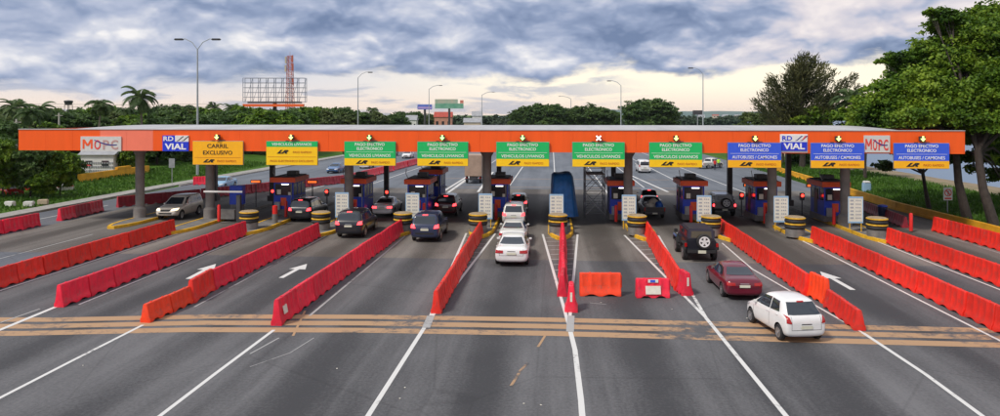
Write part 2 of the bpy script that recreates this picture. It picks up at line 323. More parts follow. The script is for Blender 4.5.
# ------------------------------------------------------------------ mesh helpers
class MB:
    def __init__(s): s.v = []; s.f = []; s.m = []; s.sm = []
    def add(s, vs, fs, mi=0, smooth=False):
        o = len(s.v); s.v += [tuple(p) for p in vs]
        for f in fs: s.f.append([i + o for i in f]); s.m.append(mi); s.sm.append(smooth)
    def box(s, c, d, rz=0.0, mi=0, rx=0.0):
        x, y, z = (k / 2 for k in d)
        vs = [Vector((a, b, e)) for a in (-x, x) for b in (-y, y) for e in (-z, z)]
        Mx = Matrix.Rotation(rz, 3, 'Z') @ Matrix.Rotation(rx, 3, 'X')
        s.add([Mx @ v + Vector(c) for v in vs], [(0, 1, 3, 2), (4, 6, 7, 5), (0, 4, 5, 1), (2, 3, 7, 6), (0, 2, 6, 4), (1, 5, 7, 3)], mi)
    def tube(s, pts, rad, n=8, mi=0, cap=True, smooth=True):
        pts = [Vector(p) for p in pts]; k = len(pts)
        if not hasattr(rad, '__len__'): rad = [rad] * k
        rings = []; up = Vector((0, 0, 1))
        for i, p in enumerate(pts):
            t = (pts[min(i + 1, k - 1)] - pts[max(i - 1, 0)]).normalized()
            a = t.cross(Vector((1, 0, 0)) if abs(t.z) > .9 else up).normalized(); b = t.cross(a)
            rings += [p + (a * math.cos(2 * math.pi * j / n) + b * math.sin(2 * math.pi * j / n)) * rad[i] for j in range(n)]
        fs = [(i * n + j, i * n + (j + 1) % n, (i + 1) * n + (j + 1) % n, (i + 1) * n + j) for i in range(k - 1) for j in range(n)]
        s.add(rings, fs, mi, smooth)
        if cap: s.add([rings[j] for j in range(n)], [tuple(range(n))], mi); s.add(rings[-n:], [tuple(range(n - 1, -1, -1))], mi)
    def lathe(s, prof, c=(0, 0, 0), n=20, mi=0, smooth=True):
        c = Vector(c); vs = [c + Vector((r * math.cos(2 * math.pi * j / n), r * math.sin(2 * math.pi * j / n), z)) for r, z in prof for j in range(n)]
        fs = [(i * n + j, i * n + (j + 1) % n, (i + 1) * n + (j + 1) % n, (i + 1) * n + j) for i in range(len(prof) - 1) for j in range(n)]
        s.add(vs, fs, mi, smooth)
    def prism(s, poly, z0, z1, mi=0):             # horizontal outline extruded upward
        n = len(poly); vs = [(x, y, z0) for x, y in poly] + [(x, y, z1) for x, y in poly]
        s.add(vs, [tuple(range(n - 1, -1, -1)), tuple(range(n, 2 * n))] + [(i, (i + 1) % n, n + (i + 1) % n, n + i) for i in range(n)], mi)
    def build(s, name, mats, parent=None, bevel=0.0, sharp=35, loc=None):
        me = bpy.data.meshes.new(name); me.from_pydata(s.v, [], s.f)
        if not isinstance(mats, (list, tuple)): mats = [mats]
        for m in mats: me.materials.append(m)
        me.polygons.foreach_set('material_index', s.m); me.polygons.foreach_set('use_smooth', s.sm)
        bm = bmesh.new(); bm.from_mesh(me)
        if bevel:
            bmesh.ops.bevel(bm, geom=[e for e in bm.edges if e.is_manifold and e.calc_face_angle(0) > R(30)], offset=bevel, segments=2, affect='EDGES', clamp_overlap=True)
        bmesh.ops.recalc_face_normals(bm, faces=bm.faces); bm.to_mesh(me); bm.free()
        me.update(); me.set_sharp_from_angle(angle=R(sharp))
        return link(name, me, parent, loc)
def link(name, me, parent=None, loc=None):
    o = bpy.data.objects.new(name, me); col.objects.link(o)
    if parent: o.parent = parent
    if loc is not None: o.location = loc
    return o
def empty(name, loc=(0, 0, 0), rz=0.0):
    o = bpy.data.objects.new(name, None); col.objects.link(o); o.location = loc; o.rotation_euler = (0, 0, rz); o.empty_display_size = .3
    return o
def tag(o, label, cat, group=None):
    o['label'] = label; o['category'] = cat
    if group: o['group'] = group
    return o
def struct(o, kind='structure'): o['kind'] = kind; return o
def copy_tree(o, parent=None):
    c = o.copy(); col.objects.link(c)
    if parent: c.parent = parent
    for ch in o.children: copy_tree(ch, c)
    return c
ORD = ['first', 'second', 'third', 'fourth', 'fifth', 'sixth', 'seventh', 'eighth', 'ninth', 'tenth', 'eleventh', 'twelfth', 'thirteenth', 'fourteenth', 'fifteenth', 'sixteenth', 'seventeenth', 'eighteenth', 'nineteenth', 'twentieth', 'twenty-first', 'twenty-second', 'twenty-third', 'twenty-fourth', 'twenty-fifth', 'twenty-sixth']

def sheet(name, poly, z, m):
    me = bpy.data.meshes.new(name); me.from_pydata([(x, y, z) for x, y in poly], [], [tuple(range(len(poly)))]); me.materials.append(m)
    o = link(name, me)
    if me.polygons[0].normal.z < 0: me.flip_normals()
    return struct(o)
def strip_mesh(mb, pts, w, z):
    """ribbon of width w along ground points"""
    pts = [Vector((p[0], p[1])) for p in pts]; a = []; b = []
    for i, p in enumerate(pts):
        t = (pts[min(i + 1, len(pts) - 1)] - pts[max(i - 1, 0)]).normalized(); n = Vector((-t.y, t.x)) * (w / 2)
        a.append((*(p + n), z)); b.append((*(p - n), z))
    k = len(pts); mb.add(b + a, [(i, i + 1, k + i + 1, k + i) for i in range(k - 1)])

# ------------------------------------------------------------------ terrain, water, paving
def shore(y): return 59 if y < 150 else 59 + (y - 150) * .06
def build_ground():
    xs = sorted(set([-4000, -2000, -1000, -500, -300, -200] + list(range(-150, -40, 6)) + [-40, 0, 33] + list(range(36, 140, 4)) + [160, 300, 4000]))
    ys = sorted(set([-300, -60, 0] + list(range(10, 200, 8)) + list(range(200, 560, 30)) + [600, 640, 700, 1000, 4000]))
    vs = []; nx = len(xs)
    for y in ys:
        for x in xs:
            z = -.06
            s = shore(max(y, 0))
            if x > 33:
                t = min(1, max(0, (x - 33) / (s - 10 - 33))); z += .55 * t
                t2 = min(1, max(0, (x - (s - 8)) / 14)); z -= 5.5 * t2 * t2 * (3 - 2 * t2)
            if x < -50:
                t = min(1, max(0, (-x - 50) / 14)); z += .9 * t * t * (3 - 2 * t)
            if y > 520 and x > -300:
                t = min(1, (y - 520) / 120); z = z * (1 - t) - 5.5 * t
            if 33 < x < 60 and 0 < y < 200: z += random.uniform(-.08, .08)
            vs.append((x, y, z))
    fs = [(j * nx + i, j * nx + i + 1, (j + 1) * nx + i + 1, (j + 1) * nx + i) for j in range(len(ys) - 1) for i in range(nx - 1)]
    me = bpy.data.meshes.new('ground'); me.from_pydata(vs, [], fs)
    m = bpy.data.materials.new('grass_and_earth'); m.use_nodes = True; nt = m.node_tree; N = nt.nodes; K = nt.links; b = N['Principled BSDF']; b.inputs['Roughness'].default_value = .95; b.inputs['Specular IOR Level'].default_value = .1
    tc = N.new('ShaderNodeTexCoord')
    n = N.new('ShaderNodeTexNoise'); n.inputs['Scale'].default_value = .18; n.inputs['Detail'].default_value = 9; n.inputs['Roughness'].default_value = .7; K.new(tc.outputs['Object'], n.inputs['Vector'])
    rp = N.new('ShaderNodeValToRGB'); K.new(n.outputs[0], rp.inputs[0]); e = rp.color_ramp.elements
    e[0].position = .34; e[0].color = (.030, .070, .010, 1); e[1].position = .72; e[1].color = (.14, .17, .045, 1)
    q = e.new(.52); q.color = (.055, .125, .014, 1)
    n2 = N.new('ShaderNodeTexNoise'); n2.inputs['Scale'].default_value = .7; n2.inputs['Detail'].default_value = 6; K.new(tc.outputs['Object'], n2.inputs['Vector'])
    sand = N.new('ShaderNodeValToRGB'); K.new(n2.outputs[0], sand.inputs[0]); sand.color_ramp.elements[0].color = (.17, .14, .09, 1); sand.color_ramp.elements[1].color = (.34, .27, .19, 1)
    sep = N.new('ShaderNodeSeparateXYZ'); K.new(tc.outputs['Object'], sep.inputs[0])
    ad = N.new('ShaderNodeMath'); ad.operation = 'MULTIPLY_ADD'; K.new(n2.outputs[0], ad.inputs[0]); ad.inputs[1].default_value = 10; K.new(sep.outputs[0], ad.inputs[2])
    mr = N.new('ShaderNodeMapRange'); K.new(ad.outputs[0], mr.inputs[0]); mr.inputs[1].default_value = 50.5; mr.inputs[2].default_value = 54
    mx = N.new('ShaderNodeMix'); mx.data_type = 'RGBA'; K.new(mr.outputs[0], mx.inputs[0]); K.new(rp.outputs[0], mx.inputs[6]); K.new(sand.outputs[0], mx.inputs[7]); K.new(mx.outputs[2], b.inputs['Base Color'])
    me.materials.append(m); o = link('ground', me); me.shade_smooth(); struct(o)
build_ground()
def build_water():
    me = bpy.data.meshes.new('sea'); me.from_pydata([(42, -300, -2.6), (4000, -300, -2.6), (4000, 4500, -2.6), (-2500, 4500, -2.6), (-2500, 540, -2.6), (42, 540, -2.6)], [], [(0, 1, 2, 3, 4, 5)])
    m = mat('sea_water', (.05, .13, .24), .35, spec=.5, bump=.5, bscale=.6, stretch=(1, .35, 1)); me.materials.append(m); struct(link('sea', me))
build_water()
def build_far_shore():
    mb = MB(); k = 90
    a = []; b = []; c = []
    for i in range(k):
        t = i / (k - 1); px = 560 + t * 520; D = 1700 + 160 * math.sin(t * 5)
        h = 3 + 5.0 * (.5 + .5 * math.sin(t * 9 + 1)) * (.6 + .4 * math.sin(t * 23)) + random.uniform(0, 1.4)
        x, y = W((px - 500) / F * D, D); x2, y2 = W((px - 500) / F * (D + 90), D + 90); x3, y3 = W((px - 500) / F * (D + 800), D + 800)
        a.append((x, y, -3)); b.append((x2, y2, 4 + h * .9)); c.append((x3, y3, 12 + h * 1.6))
    mb.add(a + b + c, [(i, i + 1, k + i + 1, k + i) for i in range(k - 1)] + [(k + i, k + i + 1, 2 * k + i + 1, 2 * k + i) for i in range(k - 1)])
    struct(mb.build('hills', mat('haze_tinted_hill_woods', (.075, .13, .13), .95, col2=(.13, .19, .17), vscale=.02)))  # bluish distance haze is baked into the colour of these woods
build_far_shore()

YA = 43.2                                  # where the toll concrete starts
def build_paving():
    sheet('asphalt_road', [(-30.6, -60), (32.2, -60), (32.2, YA), (-30.6, YA)], 0, MT['asphalt'])
    sheet('toll_pavement', [(-40.6, YA), (32.2, YA), (32.2, 84), (-34, 84), (-40.6, 66)], 0, MT['concrete'])
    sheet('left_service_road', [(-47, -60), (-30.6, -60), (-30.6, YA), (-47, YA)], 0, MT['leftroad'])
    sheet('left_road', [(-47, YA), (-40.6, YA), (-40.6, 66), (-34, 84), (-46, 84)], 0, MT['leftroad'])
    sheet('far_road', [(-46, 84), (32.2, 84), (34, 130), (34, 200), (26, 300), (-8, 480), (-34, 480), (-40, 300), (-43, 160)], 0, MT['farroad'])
    mb = MB()
    for a, b in (((-47.15, -60), (-46.95, 84)), ((-46.1, 84), (-43.1, 160)), ((-43.1, 160), (-40.1, 300))):
        va, vb = Vector(a), Vector(b); d = vb - va; mid = (va + vb) / 2
        mb.box((mid.x - .05, mid.y, .03), (.28, d.length, .24), rz=math.atan2(-d.x, d.y))
    struct(mb.build('left_kerb', MT['kerb']))
    sheet('left_pavement', [(-49.6, -60), (-47.35, -60), (-47.2, 84), (-43.4, 160), (-45.4, 160), (-49.4, 84)], .05, MT['kerb'])
build_paving()

def line(name, pix, w, m, z=.008):
    mb = MB(); pts = [p if len(p) == 3 else G(*p) for p in pix]
    strip_mesh(mb, pts, w, z); return struct(mb.build(name, m))
def lineY(name, x, y0, y1, w, m, z=.008, x1=None):
    mb = MB(); strip_mesh(mb, [(x, y0), (x if x1 is None else x1, y1)], w, z); return struct(mb.build(name, m))
def build_markings():
    # lane lines, near to far
    line('lane_line', [(-40, 345), (0, 330), (58, 306)], .22, MT['line'])
    line('lane_line', [(0, 323), (40, 309)], .10, MT['lineold'], .012)
    line('lane_line', [(-60, 429), (0, 398), (70, 362), (143, 325)], .15, MT['line'])
    line('lane_line', [(154, 420), (160, 416), (215, 374), (274, 330)], .15, MT['line'])
    line('lane_line', [(250, 354), (279, 338)], .07, MT['lineold'])
    line('lane_line', [(364, 422), (368, 416), (405, 358), (428, 322)], .17, MT['line'])
    line('lane_line', [(583, 425), (581, 400), (575, 350), (569, 326)], .19, MT['line'])
    line('lane_line', [(795, 428), (786, 416), (745, 366), (706, 318)], .17, MT['line'])
    line('lane_line', [(1010, 434), (985, 418), (925, 374), (863, 333)], .16, MT['line'])
    Y1 = 51
    lineY('barrier_line', -28.0, 8, 52, .14, MT['line'])
    lineY('barrier_line', -22.25, 31.5, Y1, .13, MT['line'])
    lineY('barrier_line', -16.6, 31.5, Y1, .10, MT['lineold'])
    lineY('barrier_line', -10.75, 30.5, Y1, .12, MT['lineold'])
    # gores: two lines that open from a point to the two sides of an island
    def gore(px, row, xi, wl=1.05, wr=1.05):
        p = G(px, row); q = (xi - wl, 52.5); r = (xi + wr, 52.5)
        for tgt in (q, r):
            mb = MB(); strip_mesh(mb, [(p.x, p.y), tgt], .15, .010 if tgt is q else .014); struct(mb.build('gore_line', MT['line']))
        mb = MB(); k = 15
        for i in range(1, k):
            t = i / k; a = Vector((p.x, p.y)).lerp(Vector(q), t); b = Vector((p.x, p.y)).lerp(Vector(r), t)
            if (b - a).length < .7: continue
            strip_mesh(mb, [a + Vector((.1, 0)), b + Vector((-.1, .35))], .13, .006)
        struct(mb.build('gore_hatching', MT['lineold']))
    gore(428, 322, -5.3, 1.1, 1.1); gore(569, 326, .8, 1.45, 1.15); gore(706, 318, 6.7, 1.3, 1.2)
    line('gore_patch', [(426, 328), (431, 316)], .34, MT['lineold'], .016)
    line('gore_patch', [(570, 332), (571, 316)], .32, MT['lineold'], .016)
    line('lane_line', [(863, 333), (752, 269), (722, 243)], .11, MT['line'])
    lineY('barrier_line', 17.75, 22, Y1, .13, MT['line']); lineY('barrier_line', 22.9, 24, Y1, .12, MT['line'])
    lineY('barrier_line', 28.9, 24, 53, .10, MT['lineold'])
    lineY('edge_line', -44.6, -20, 66, .14, MT['line'], x1=-43.6)
    lineY('edge_line', -34.2, 20, 50, .12, MT['lineold'])
    # faded orange rumble stripes across all lanes
    for k, dy in enumerate((0, -.95, -1.92)):
        mb = MB(); pts = [(-36, 28.2 + dy), (-21.8, 29.1 + dy), (-15, 30.1 + dy), (-8, 30.55 + dy), (0, 30.7 + dy), (10, 30.6 + dy), (20, 30.5 + dy), (32, 30.4 + dy)]
        fine = []
        for a, b in zip(pts[:-1], pts[1:]): fine += [tuple(Vector(a).lerp(Vector(b), t / 4)) for t in range(4)]
        strip_mesh(mb, fine + [pts[-1]], .64, .004); struct(mb.build('rumble_stripe', MT['stripe']))
    # short orange dashes
    for a, b in (((519, 372), (528, 363)), ((511, 386), (519, 373)), ((538, 347), (545, 336)), ((293, 336), (305, 311))):
        line('worn_dash', [a, b], .10, MT['stripe'], .007)
    line('scrape_mark', [(250, 367), (290, 353), (314, 338)], .045, MT['lineold'])
    line('scrape_mark', [(590, 303), (606, 304.5)], .05, MT['lineold'])
    # arrows
    for (x0, y0), (x1, y1) in (((188, 279), (216, 264)), ((281, 278), (307, 264)), ((853, 290), (820, 271.5))):
        a, b = G(x0, y0), G(x1, y1); d = (b - a); n = Vector((-d.y, d.x, 0)).normalized(); u = d.normalized(); L = d.length
        mb = MB(); q = a + u * (L * .60)
        vs = [a - n * .14, a + n * .14, q + n * .14, q - n * .14, q - n * .5, q + n * .5, b]
        mb.add([(v.x, v.y, .009) for v in vs], [(0, 3, 2, 1), (4, 6, 5)])
        struct(mb.build('lane_arrow', MT['line']))
    # far side of the plaza
    for x in (-29, -23.5, -11.8, -5.4, .5, 6.4, 11.4, 16.9, 22.2):
        lineY('far_lane_line', x, 74, 190 if x > -20 else 150, .16, MT['line'], x1=x * .93 + (1.0 if x < 0 else 0))
    for y0 in (86, 97): 
        mb = MB(); strip_mesh(mb, [(-17, y0), (16, y0)], .28, .006); struct(mb.build('far_rumble_stripe', MT['stripe']))
    for a, b in (((445, 195), (473, 174)), ((441, 193), (472, 173.5)), ((493, 172), (478, 192)), ((632, 176), (668, 192))):
        line('far_gore_line', [a, b], .30, MT['line'], .012)
build_markings()

def build_islands():
    data = [-34.4] + ISL; root0 = None
    names = ['leftmost toll island, short, its yellow nose behind the orange barrier run']
    for i, x in enumerate(data):
        y0 = 50.2 if i else 52.4; y1 = 69 if i else 60; w = .95
        out = [(x - w, y0 + 2.6), (x - w * .72, y0 + 1.0), (x - .28, y0), (x + .28, y0), (x + w * .72, y0 + 1.0), (x + w, y0 + 2.6), (x + w, y1), (x - w, y1)]
        cx, cy = x, (y0 + y1) / 2
        inn = [(px + (.16 if px < x else -.16), py + (.2 if py < cy else -.16)) for px, py in out]
        root = empty('toll_island', (x, y0, 0))
        mb = MB(); mb.prism([(a - x, b - y0) for a, b in inn], 0, .20); mb.build('slab', MT['slab'], root)
        n = len(out)
        for nm, idx, m in (('painted_kerb', [7, 0, 1, 2, 3, 4, 5, 6], MT['kerbY']),):
            mb = MB()
            for a, b in zip(idx[:-1], idx[1:]):
                oa, ob, ia, ib = out[a], out[b], inn[a], inn[b]
                if a == 7: oa = (oa[0], y0 + 12); ia = (ia[0], y0 + 12)
                if b == 6: ob = (ob[0], y0 + 12); ib = (ib[0], y0 + 12)
                vs = [(p[0] - x, p[1] - y0, z) for z in (0, .225) for p in (oa, ob, ib, ia)]
                mb.add(vs, [(0, 1, 5, 4), (4, 5, 6, 7), (1, 2, 6, 5), (3, 7, 6, 2), (0, 4, 7, 3), (0, 3, 2, 1)])
            mb.build(nm, m, root)
            mb = MB()
            for sx in (-1, 1): mb.box((sx * (w - .08), (12 + y1 - y0) / 2, .11), (.16, y1 - y0 - 12, .22))
            mb.build('kerb', MT['kerb'], root)
        lab = 'short toll island with yellow kerb under the leftmost canopy column' if i == 0 else \
              f'long toll island with yellow kerb, {ORD[i - 1]} from the left of ten'
        tag(root, lab, 'island', 'toll islands under the canopy' if i else None)
build_islands()

# ------------------------------------------------------------------ the canopy
YF, ZB, ZT = 54.0, 6.05, 7.73
XL, XR = XY(18.5, YF), XY(965, YF)
def build_canopy():
    root = empty('toll_canopy', ((XL + XR) / 2, YF, 0)); ox, oy = root.location.x, root.location.y
    def sh(mb): mb.v = [(a - ox, b - oy, c) for a, b, c in mb.v]; return mb
    fa, fb = XY(100, YF), XY(153, YF)
    mb = MB(); h = ZT - ZB
    edges = [XL, fa, fb, XR]
    seam = .0
    for a, b, mi in ((XL, fa, 0), (fa, fb, 1), (fb, XR, 0)):
        n = max(1, round((b - a) / 2.44))
        for k in range(n):
            x0 = a + (b - a) * k / n; x1 = a + (b - a) * (k + 1) / n
            mb.box(((x0 + x1) / 2, YF + .10, (ZB + ZT) / 2), (x1 - x0 - .01, .20, h), mi=mi)
    for s, xx in ((0, XL + .1), (0, XR - .1)):
        mb.box((xx, YF + 10.2, (ZB + ZT) / 2), (.2, 19.8, h))
    mb.box(((XL + XR) / 2, YF + 20.2, (ZB + ZT) / 2), (XR - XL, .2, h))
    sh(mb).build('fascia', [MT['fascia'], MT['fascia_faded']], root)
    mb = MB(); mb.box(((XL + XR) / 2, YF + .1, ZT + .035), (XR - XL, .3, .06)); sh(mb).build('top_trim', MT['roof'], root)
    # low double-pitched sheet roof behind the fascia
    mb = MB(); x0, x1 = XL + 4.5, XR - 4.5; k = 12; top = []; 
    for i in range(k + 1):
        t = i / k; y = YF + .4 + t * 19.5; z = ZT + .02 + .22 * math.sin(math.pi * min(1, t * .95 + .05))
        top.append((y, z))
    vs = [(x0, y, z) for y, z in top] + [(x1, y, z) for y, z in top]
    mb.add(vs, [(i, i + 1, k + 2 + i, k + 1 + i) for i in range(k)])
    sh(mb)
    o = mb.build('roof_sheet', MT['roof'], root)
    mb = MB(); mb.box(((XL + XR) / 2, YF + 10.15, ZB + .25), (XR - XL - .4, 19.7, .08)); sh(mb).build('soffit', MT['soffit'], root)
    cols = [(140, 0), (210, 0), (349, 0), (487, 0), (628, 0), (772, 0), (845, 0)]
    YCf, YCb = 57.3, 70.6
    for px, _ in cols:
        x = XY(px, YCf); mb = MB()
        mb.lathe([(.52, 0), (.52, .95), (.44, 1.05), (.36, 1.15), (.36, ZB - .55), (.56, ZB - .2), (.56, ZB + .22)], n=20)
        c = mb.build('column', MT['column'], root, loc=(x - ox, YCf - oy, 0)); 
    for px, _ in cols:
        x = XY(px, YCf); mb = MB(); mb.box((0, 0, ZB / 2 + .1), (.46, .46, ZB + .2)); mb.box((0, 0, .3), (.8, .8, .6))
        mb.build('rear_column', MT['steel_dark'], root, loc=(x - ox, YCb - oy, 0), bevel=.02)
    mb = MB()
    for i in range(14):
        x = XL + 2 + (XR - XL - 4) * i / 13; mb.box((x, YF + 10, ZB + .16), (.2, 19, .1))
    sh(mb).build('ceiling_beams', MT['steel_dark'], root)
    tag(root, 'long flat toll plaza canopy with bright orange fascia on grey concrete columns', 'canopy')
build_canopy()

# ------------------------------------------------------------------ lettering
def text_mesh(name, s, h, m, parent, loc, w=None, bold=0.0, shear=0.0, d=.012, align='CENTER'):
    """letters facing -Y, h = capital height, w = width to fit"""
    cu = bpy.data.curves.new(name, 'FONT'); cu.body = s; cu.size = 1; cu.align_x = align; cu.extrude = .012; cu.offset = bold; cu.shear = shear; cu.resolution_u = 3
    t = bpy.data.objects.new(name, cu); col.objects.link(t)
    bpy.context.view_layer.update()
    me = bpy.data.meshes.new_from_object(t.evaluated_get(bpy.context.evaluated_depsgraph_get()))
    bpy.data.objects.remove(t); bpy.data.curves.remove(cu)
    a = np.zeros(len(me.vertices) * 3); me.vertices.foreach_get('co', a); a = a.reshape(-1, 3)
    hh = a[:, 1].max() - min(0, a[:, 1].min()); ww = a[:, 0].max() - a[:, 0].min(); sy = h / .70
    sx = sy if w is None else w / ww
    if align == 'CENTER': a[:, 0] -= (a[:, 0].max() + a[:, 0].min()) / 2
    b = np.stack([a[:, 0] * sx, -a[:, 2] * (d / .012), a[:, 1] * sy], 1)
    me.vertices.foreach_set('co', b.ravel()); me.materials.clear(); me.materials.append(m)
    me.name = name; me.update(); return link(name, me, parent, loc)

YS = YF - .16
def panel(x0, x1, z0, z1, m, root, name='panel', y=0.0, th=.08, bev=.0):
    mb = MB(); mb.box(((x0 + x1) / 2, y, (z0 + z1) / 2), (x1 - x0, th, z1 - z0)); return mb.build(name, m, root)
def logo(root, cx, z, h):
    text_mesh('emblem', 'LR', h, MT['ink'], root, (cx - .28, -.05, z), w=.95, bold=.06, shear=.55)
def toll_sign(i, px0, px1, kind):
    x0, x1 = XY(px0, YS), XY(px1, YS); z1 = 6.83; z0 = 4.98; w = x1 - x0; h = z1 - z0
    root = empty('lane_sign', ((x0 + x1) / 2, YS, z0)); a, b = -w / 2, w / 2
    if kind == 'amber':
        panel(a, b, 0, h, MT['sorange'], root)
        text_mesh('lettering', 'CARRIL', .31, MT['ink'], root, (0, -.045, 1.33), w=1.72, bold=.012)
        text_mesh('lettering', 'EXCLUSIVO', .31, MT['ink'], root, (0, -.045, .80), w=2.40, bold=.012)
        mb = MB(); mb.box((0, -.045, .56), (w - .3, .012, .025)); mb.build('rule', MT['inko'], root)
        logo(root, -.45, .19, .22); text_mesh('small_lettering', 'PASO RAPIDO', .17, MT['inko'], root, (.75, -.045, .20), w=1.55)
    elif kind == 'yellow':
        panel(a, b, 0, h * .77, MT['syellow'], root); panel(a, b, h * .77 + .004, h, MT['sgreen'], root, 'top_panel')
        text_mesh('lettering', 'VEHICULOS LIVIANOS', .21, MT['inkw'], root, (0, -.045, h * .77 + .11), w=3.2, bold=.006)
        logo(root, -.45, .92, .25); text_mesh('small_lettering', 'PASO RAPIDO', .17, MT['inko'], root, (.85, -.045, .93), w=1.5)
        mb = MB(); mb.box((0, -.045, .64), (w - .2, .012, .025)); mb.build('rule', MT['inko'], root)
        text_mesh('small_lettering', 'PAGO ELECTRONICO EXCLUSIVO', .16, MT['inko'], root, (0, -.045, .24), w=3.5)
    else:
        top = MT['sgreen'] if kind == 'green' else MT['sblue']
        panel(a, b, h * .30 + .004, h, top, root); panel(a, b, 0, h * .30, MT['syellow'] if kind == 'green' else MT['sorange'], root, 'bottom_panel')
        text_mesh('lettering', 'PAGO EFECTIVO', .22, MT['inkw'], root, (0, -.045, 1.54), w=2.35, bold=.012)
        text_mesh('lettering', 'ELECTRONICO', .22, MT['inkw'], root, (0, -.045, 1.21), w=2.05, bold=.012)
        mb = MB(); mb.box((0, -.045, 1.05), (w - .3, .012, .02)); mb.build('rule', MT['inkw'], root)
        text_mesh('lettering', 'VEHICULOS LIVIANOS' if kind == 'green' else 'AUTOBUSES / CAMIONES', .23, MT['inkw'], root, (0, -.045, .67), w=3.3, bold=.006)
        logo(root, -.35, .15, .24); text_mesh('small_lettering', 'PASO RAPIDO', .17, MT['inko'], root, (.85, -.045, .16), w=1.45)
    panel(a - .03, b + .03, -.03, h + .03, MT['galv'], root, 'back_frame', y=.06, th=.04)
    mb = MB()
    for sx in (-w * .3, w * .3): mb.box((sx, .12, h - .35), (.06, .10, .8))
    mb.build('bracket', MT['galv'], root)
    lab = {'amber': 'amber overhead sign reading CARRIL EXCLUSIVO in black, hung on the orange fascia',
           'yellow': 'yellow overhead sign with a green VEHICULOS LIVIANOS strip along its top',
           'green': 'green overhead sign reading VEHICULOS LIVIANOS, {} green one from the left',
           'blue': 'blue overhead sign reading AUTOBUSES / CAMIONES, {} blue one from the left'}[kind]
    k = {'green': i - 2, 'blue': i - 7}.get(kind, 0)
    tag(root, lab.format(ORD[max(k, 0)]), 'sign', 'overhead lane signs on the fascia')
    # lane signal above
    r = empty('lane_signal', ((x0 + x1) / 2, YF - .02, z1 + .06))
    mb = MB(); mb.box((0, -.22, .28), (.36, .30, .36)); mb.box((0, -.05, .25), (.2, .12, .2)); mb.box((.35, -.14, .02), (.5, .08, .06)); mb.box((-.38, -.14, .0), (.3, .08, .05)); mb.build('housing', MT['dgrey'], r, bevel=.02)
    mb = MB()
    if i == 5:
        for s in (-1, 1):
            d = Matrix.Rotation(s * R(45), 3, 'Y'); vs = [d @ Vector(p) for p in ((-.05, 0, -.24), (.05, 0, -.24), (.05, 0, .24), (-.05, 0, .24))]
            mb.add([(v.x, -.385 - .004 * s, v.z + .28) for v in vs], [(0, 1, 2, 3)])
        mb.build('lens', MT['sigX'], r)
        tag(r, 'pale red X lane signal above the green sign beside the scaffold', 'traffic light', 'lane signals above the signs')
    else:
        mb.add([(x, -.385, z + .28) for x, z in ((-.06, .2), (-.06, .02), (-.19, .02), (0, -.2), (.19, .02), (.06, .02), (.06, .2))], [tuple(range(7))])
        
        mb.build('lens', MT['sigG'] if i in (2, 3, 4) else MT['sigY'], r)
        tag(r, f'lit green arrow signal above the {ORD[i]} overhead sign from the left', 'traffic light', 'lane signals above the signs')
for i, (a, b, k) in enumerate([(193, 243, 'amber'), (266.5, 317.5, 'yellow'), (344.5, 395.5, 'green'), (417.5, 468, 'green'), (496.5, 549, 'green'), (572.5, 624.5, 'green'), (649.5, 702, 'green'), (728, 781, 'blue'), (811, 864, 'blue'), (894, 949, 'blue')]):
    toll_sign(i, a, b, k)

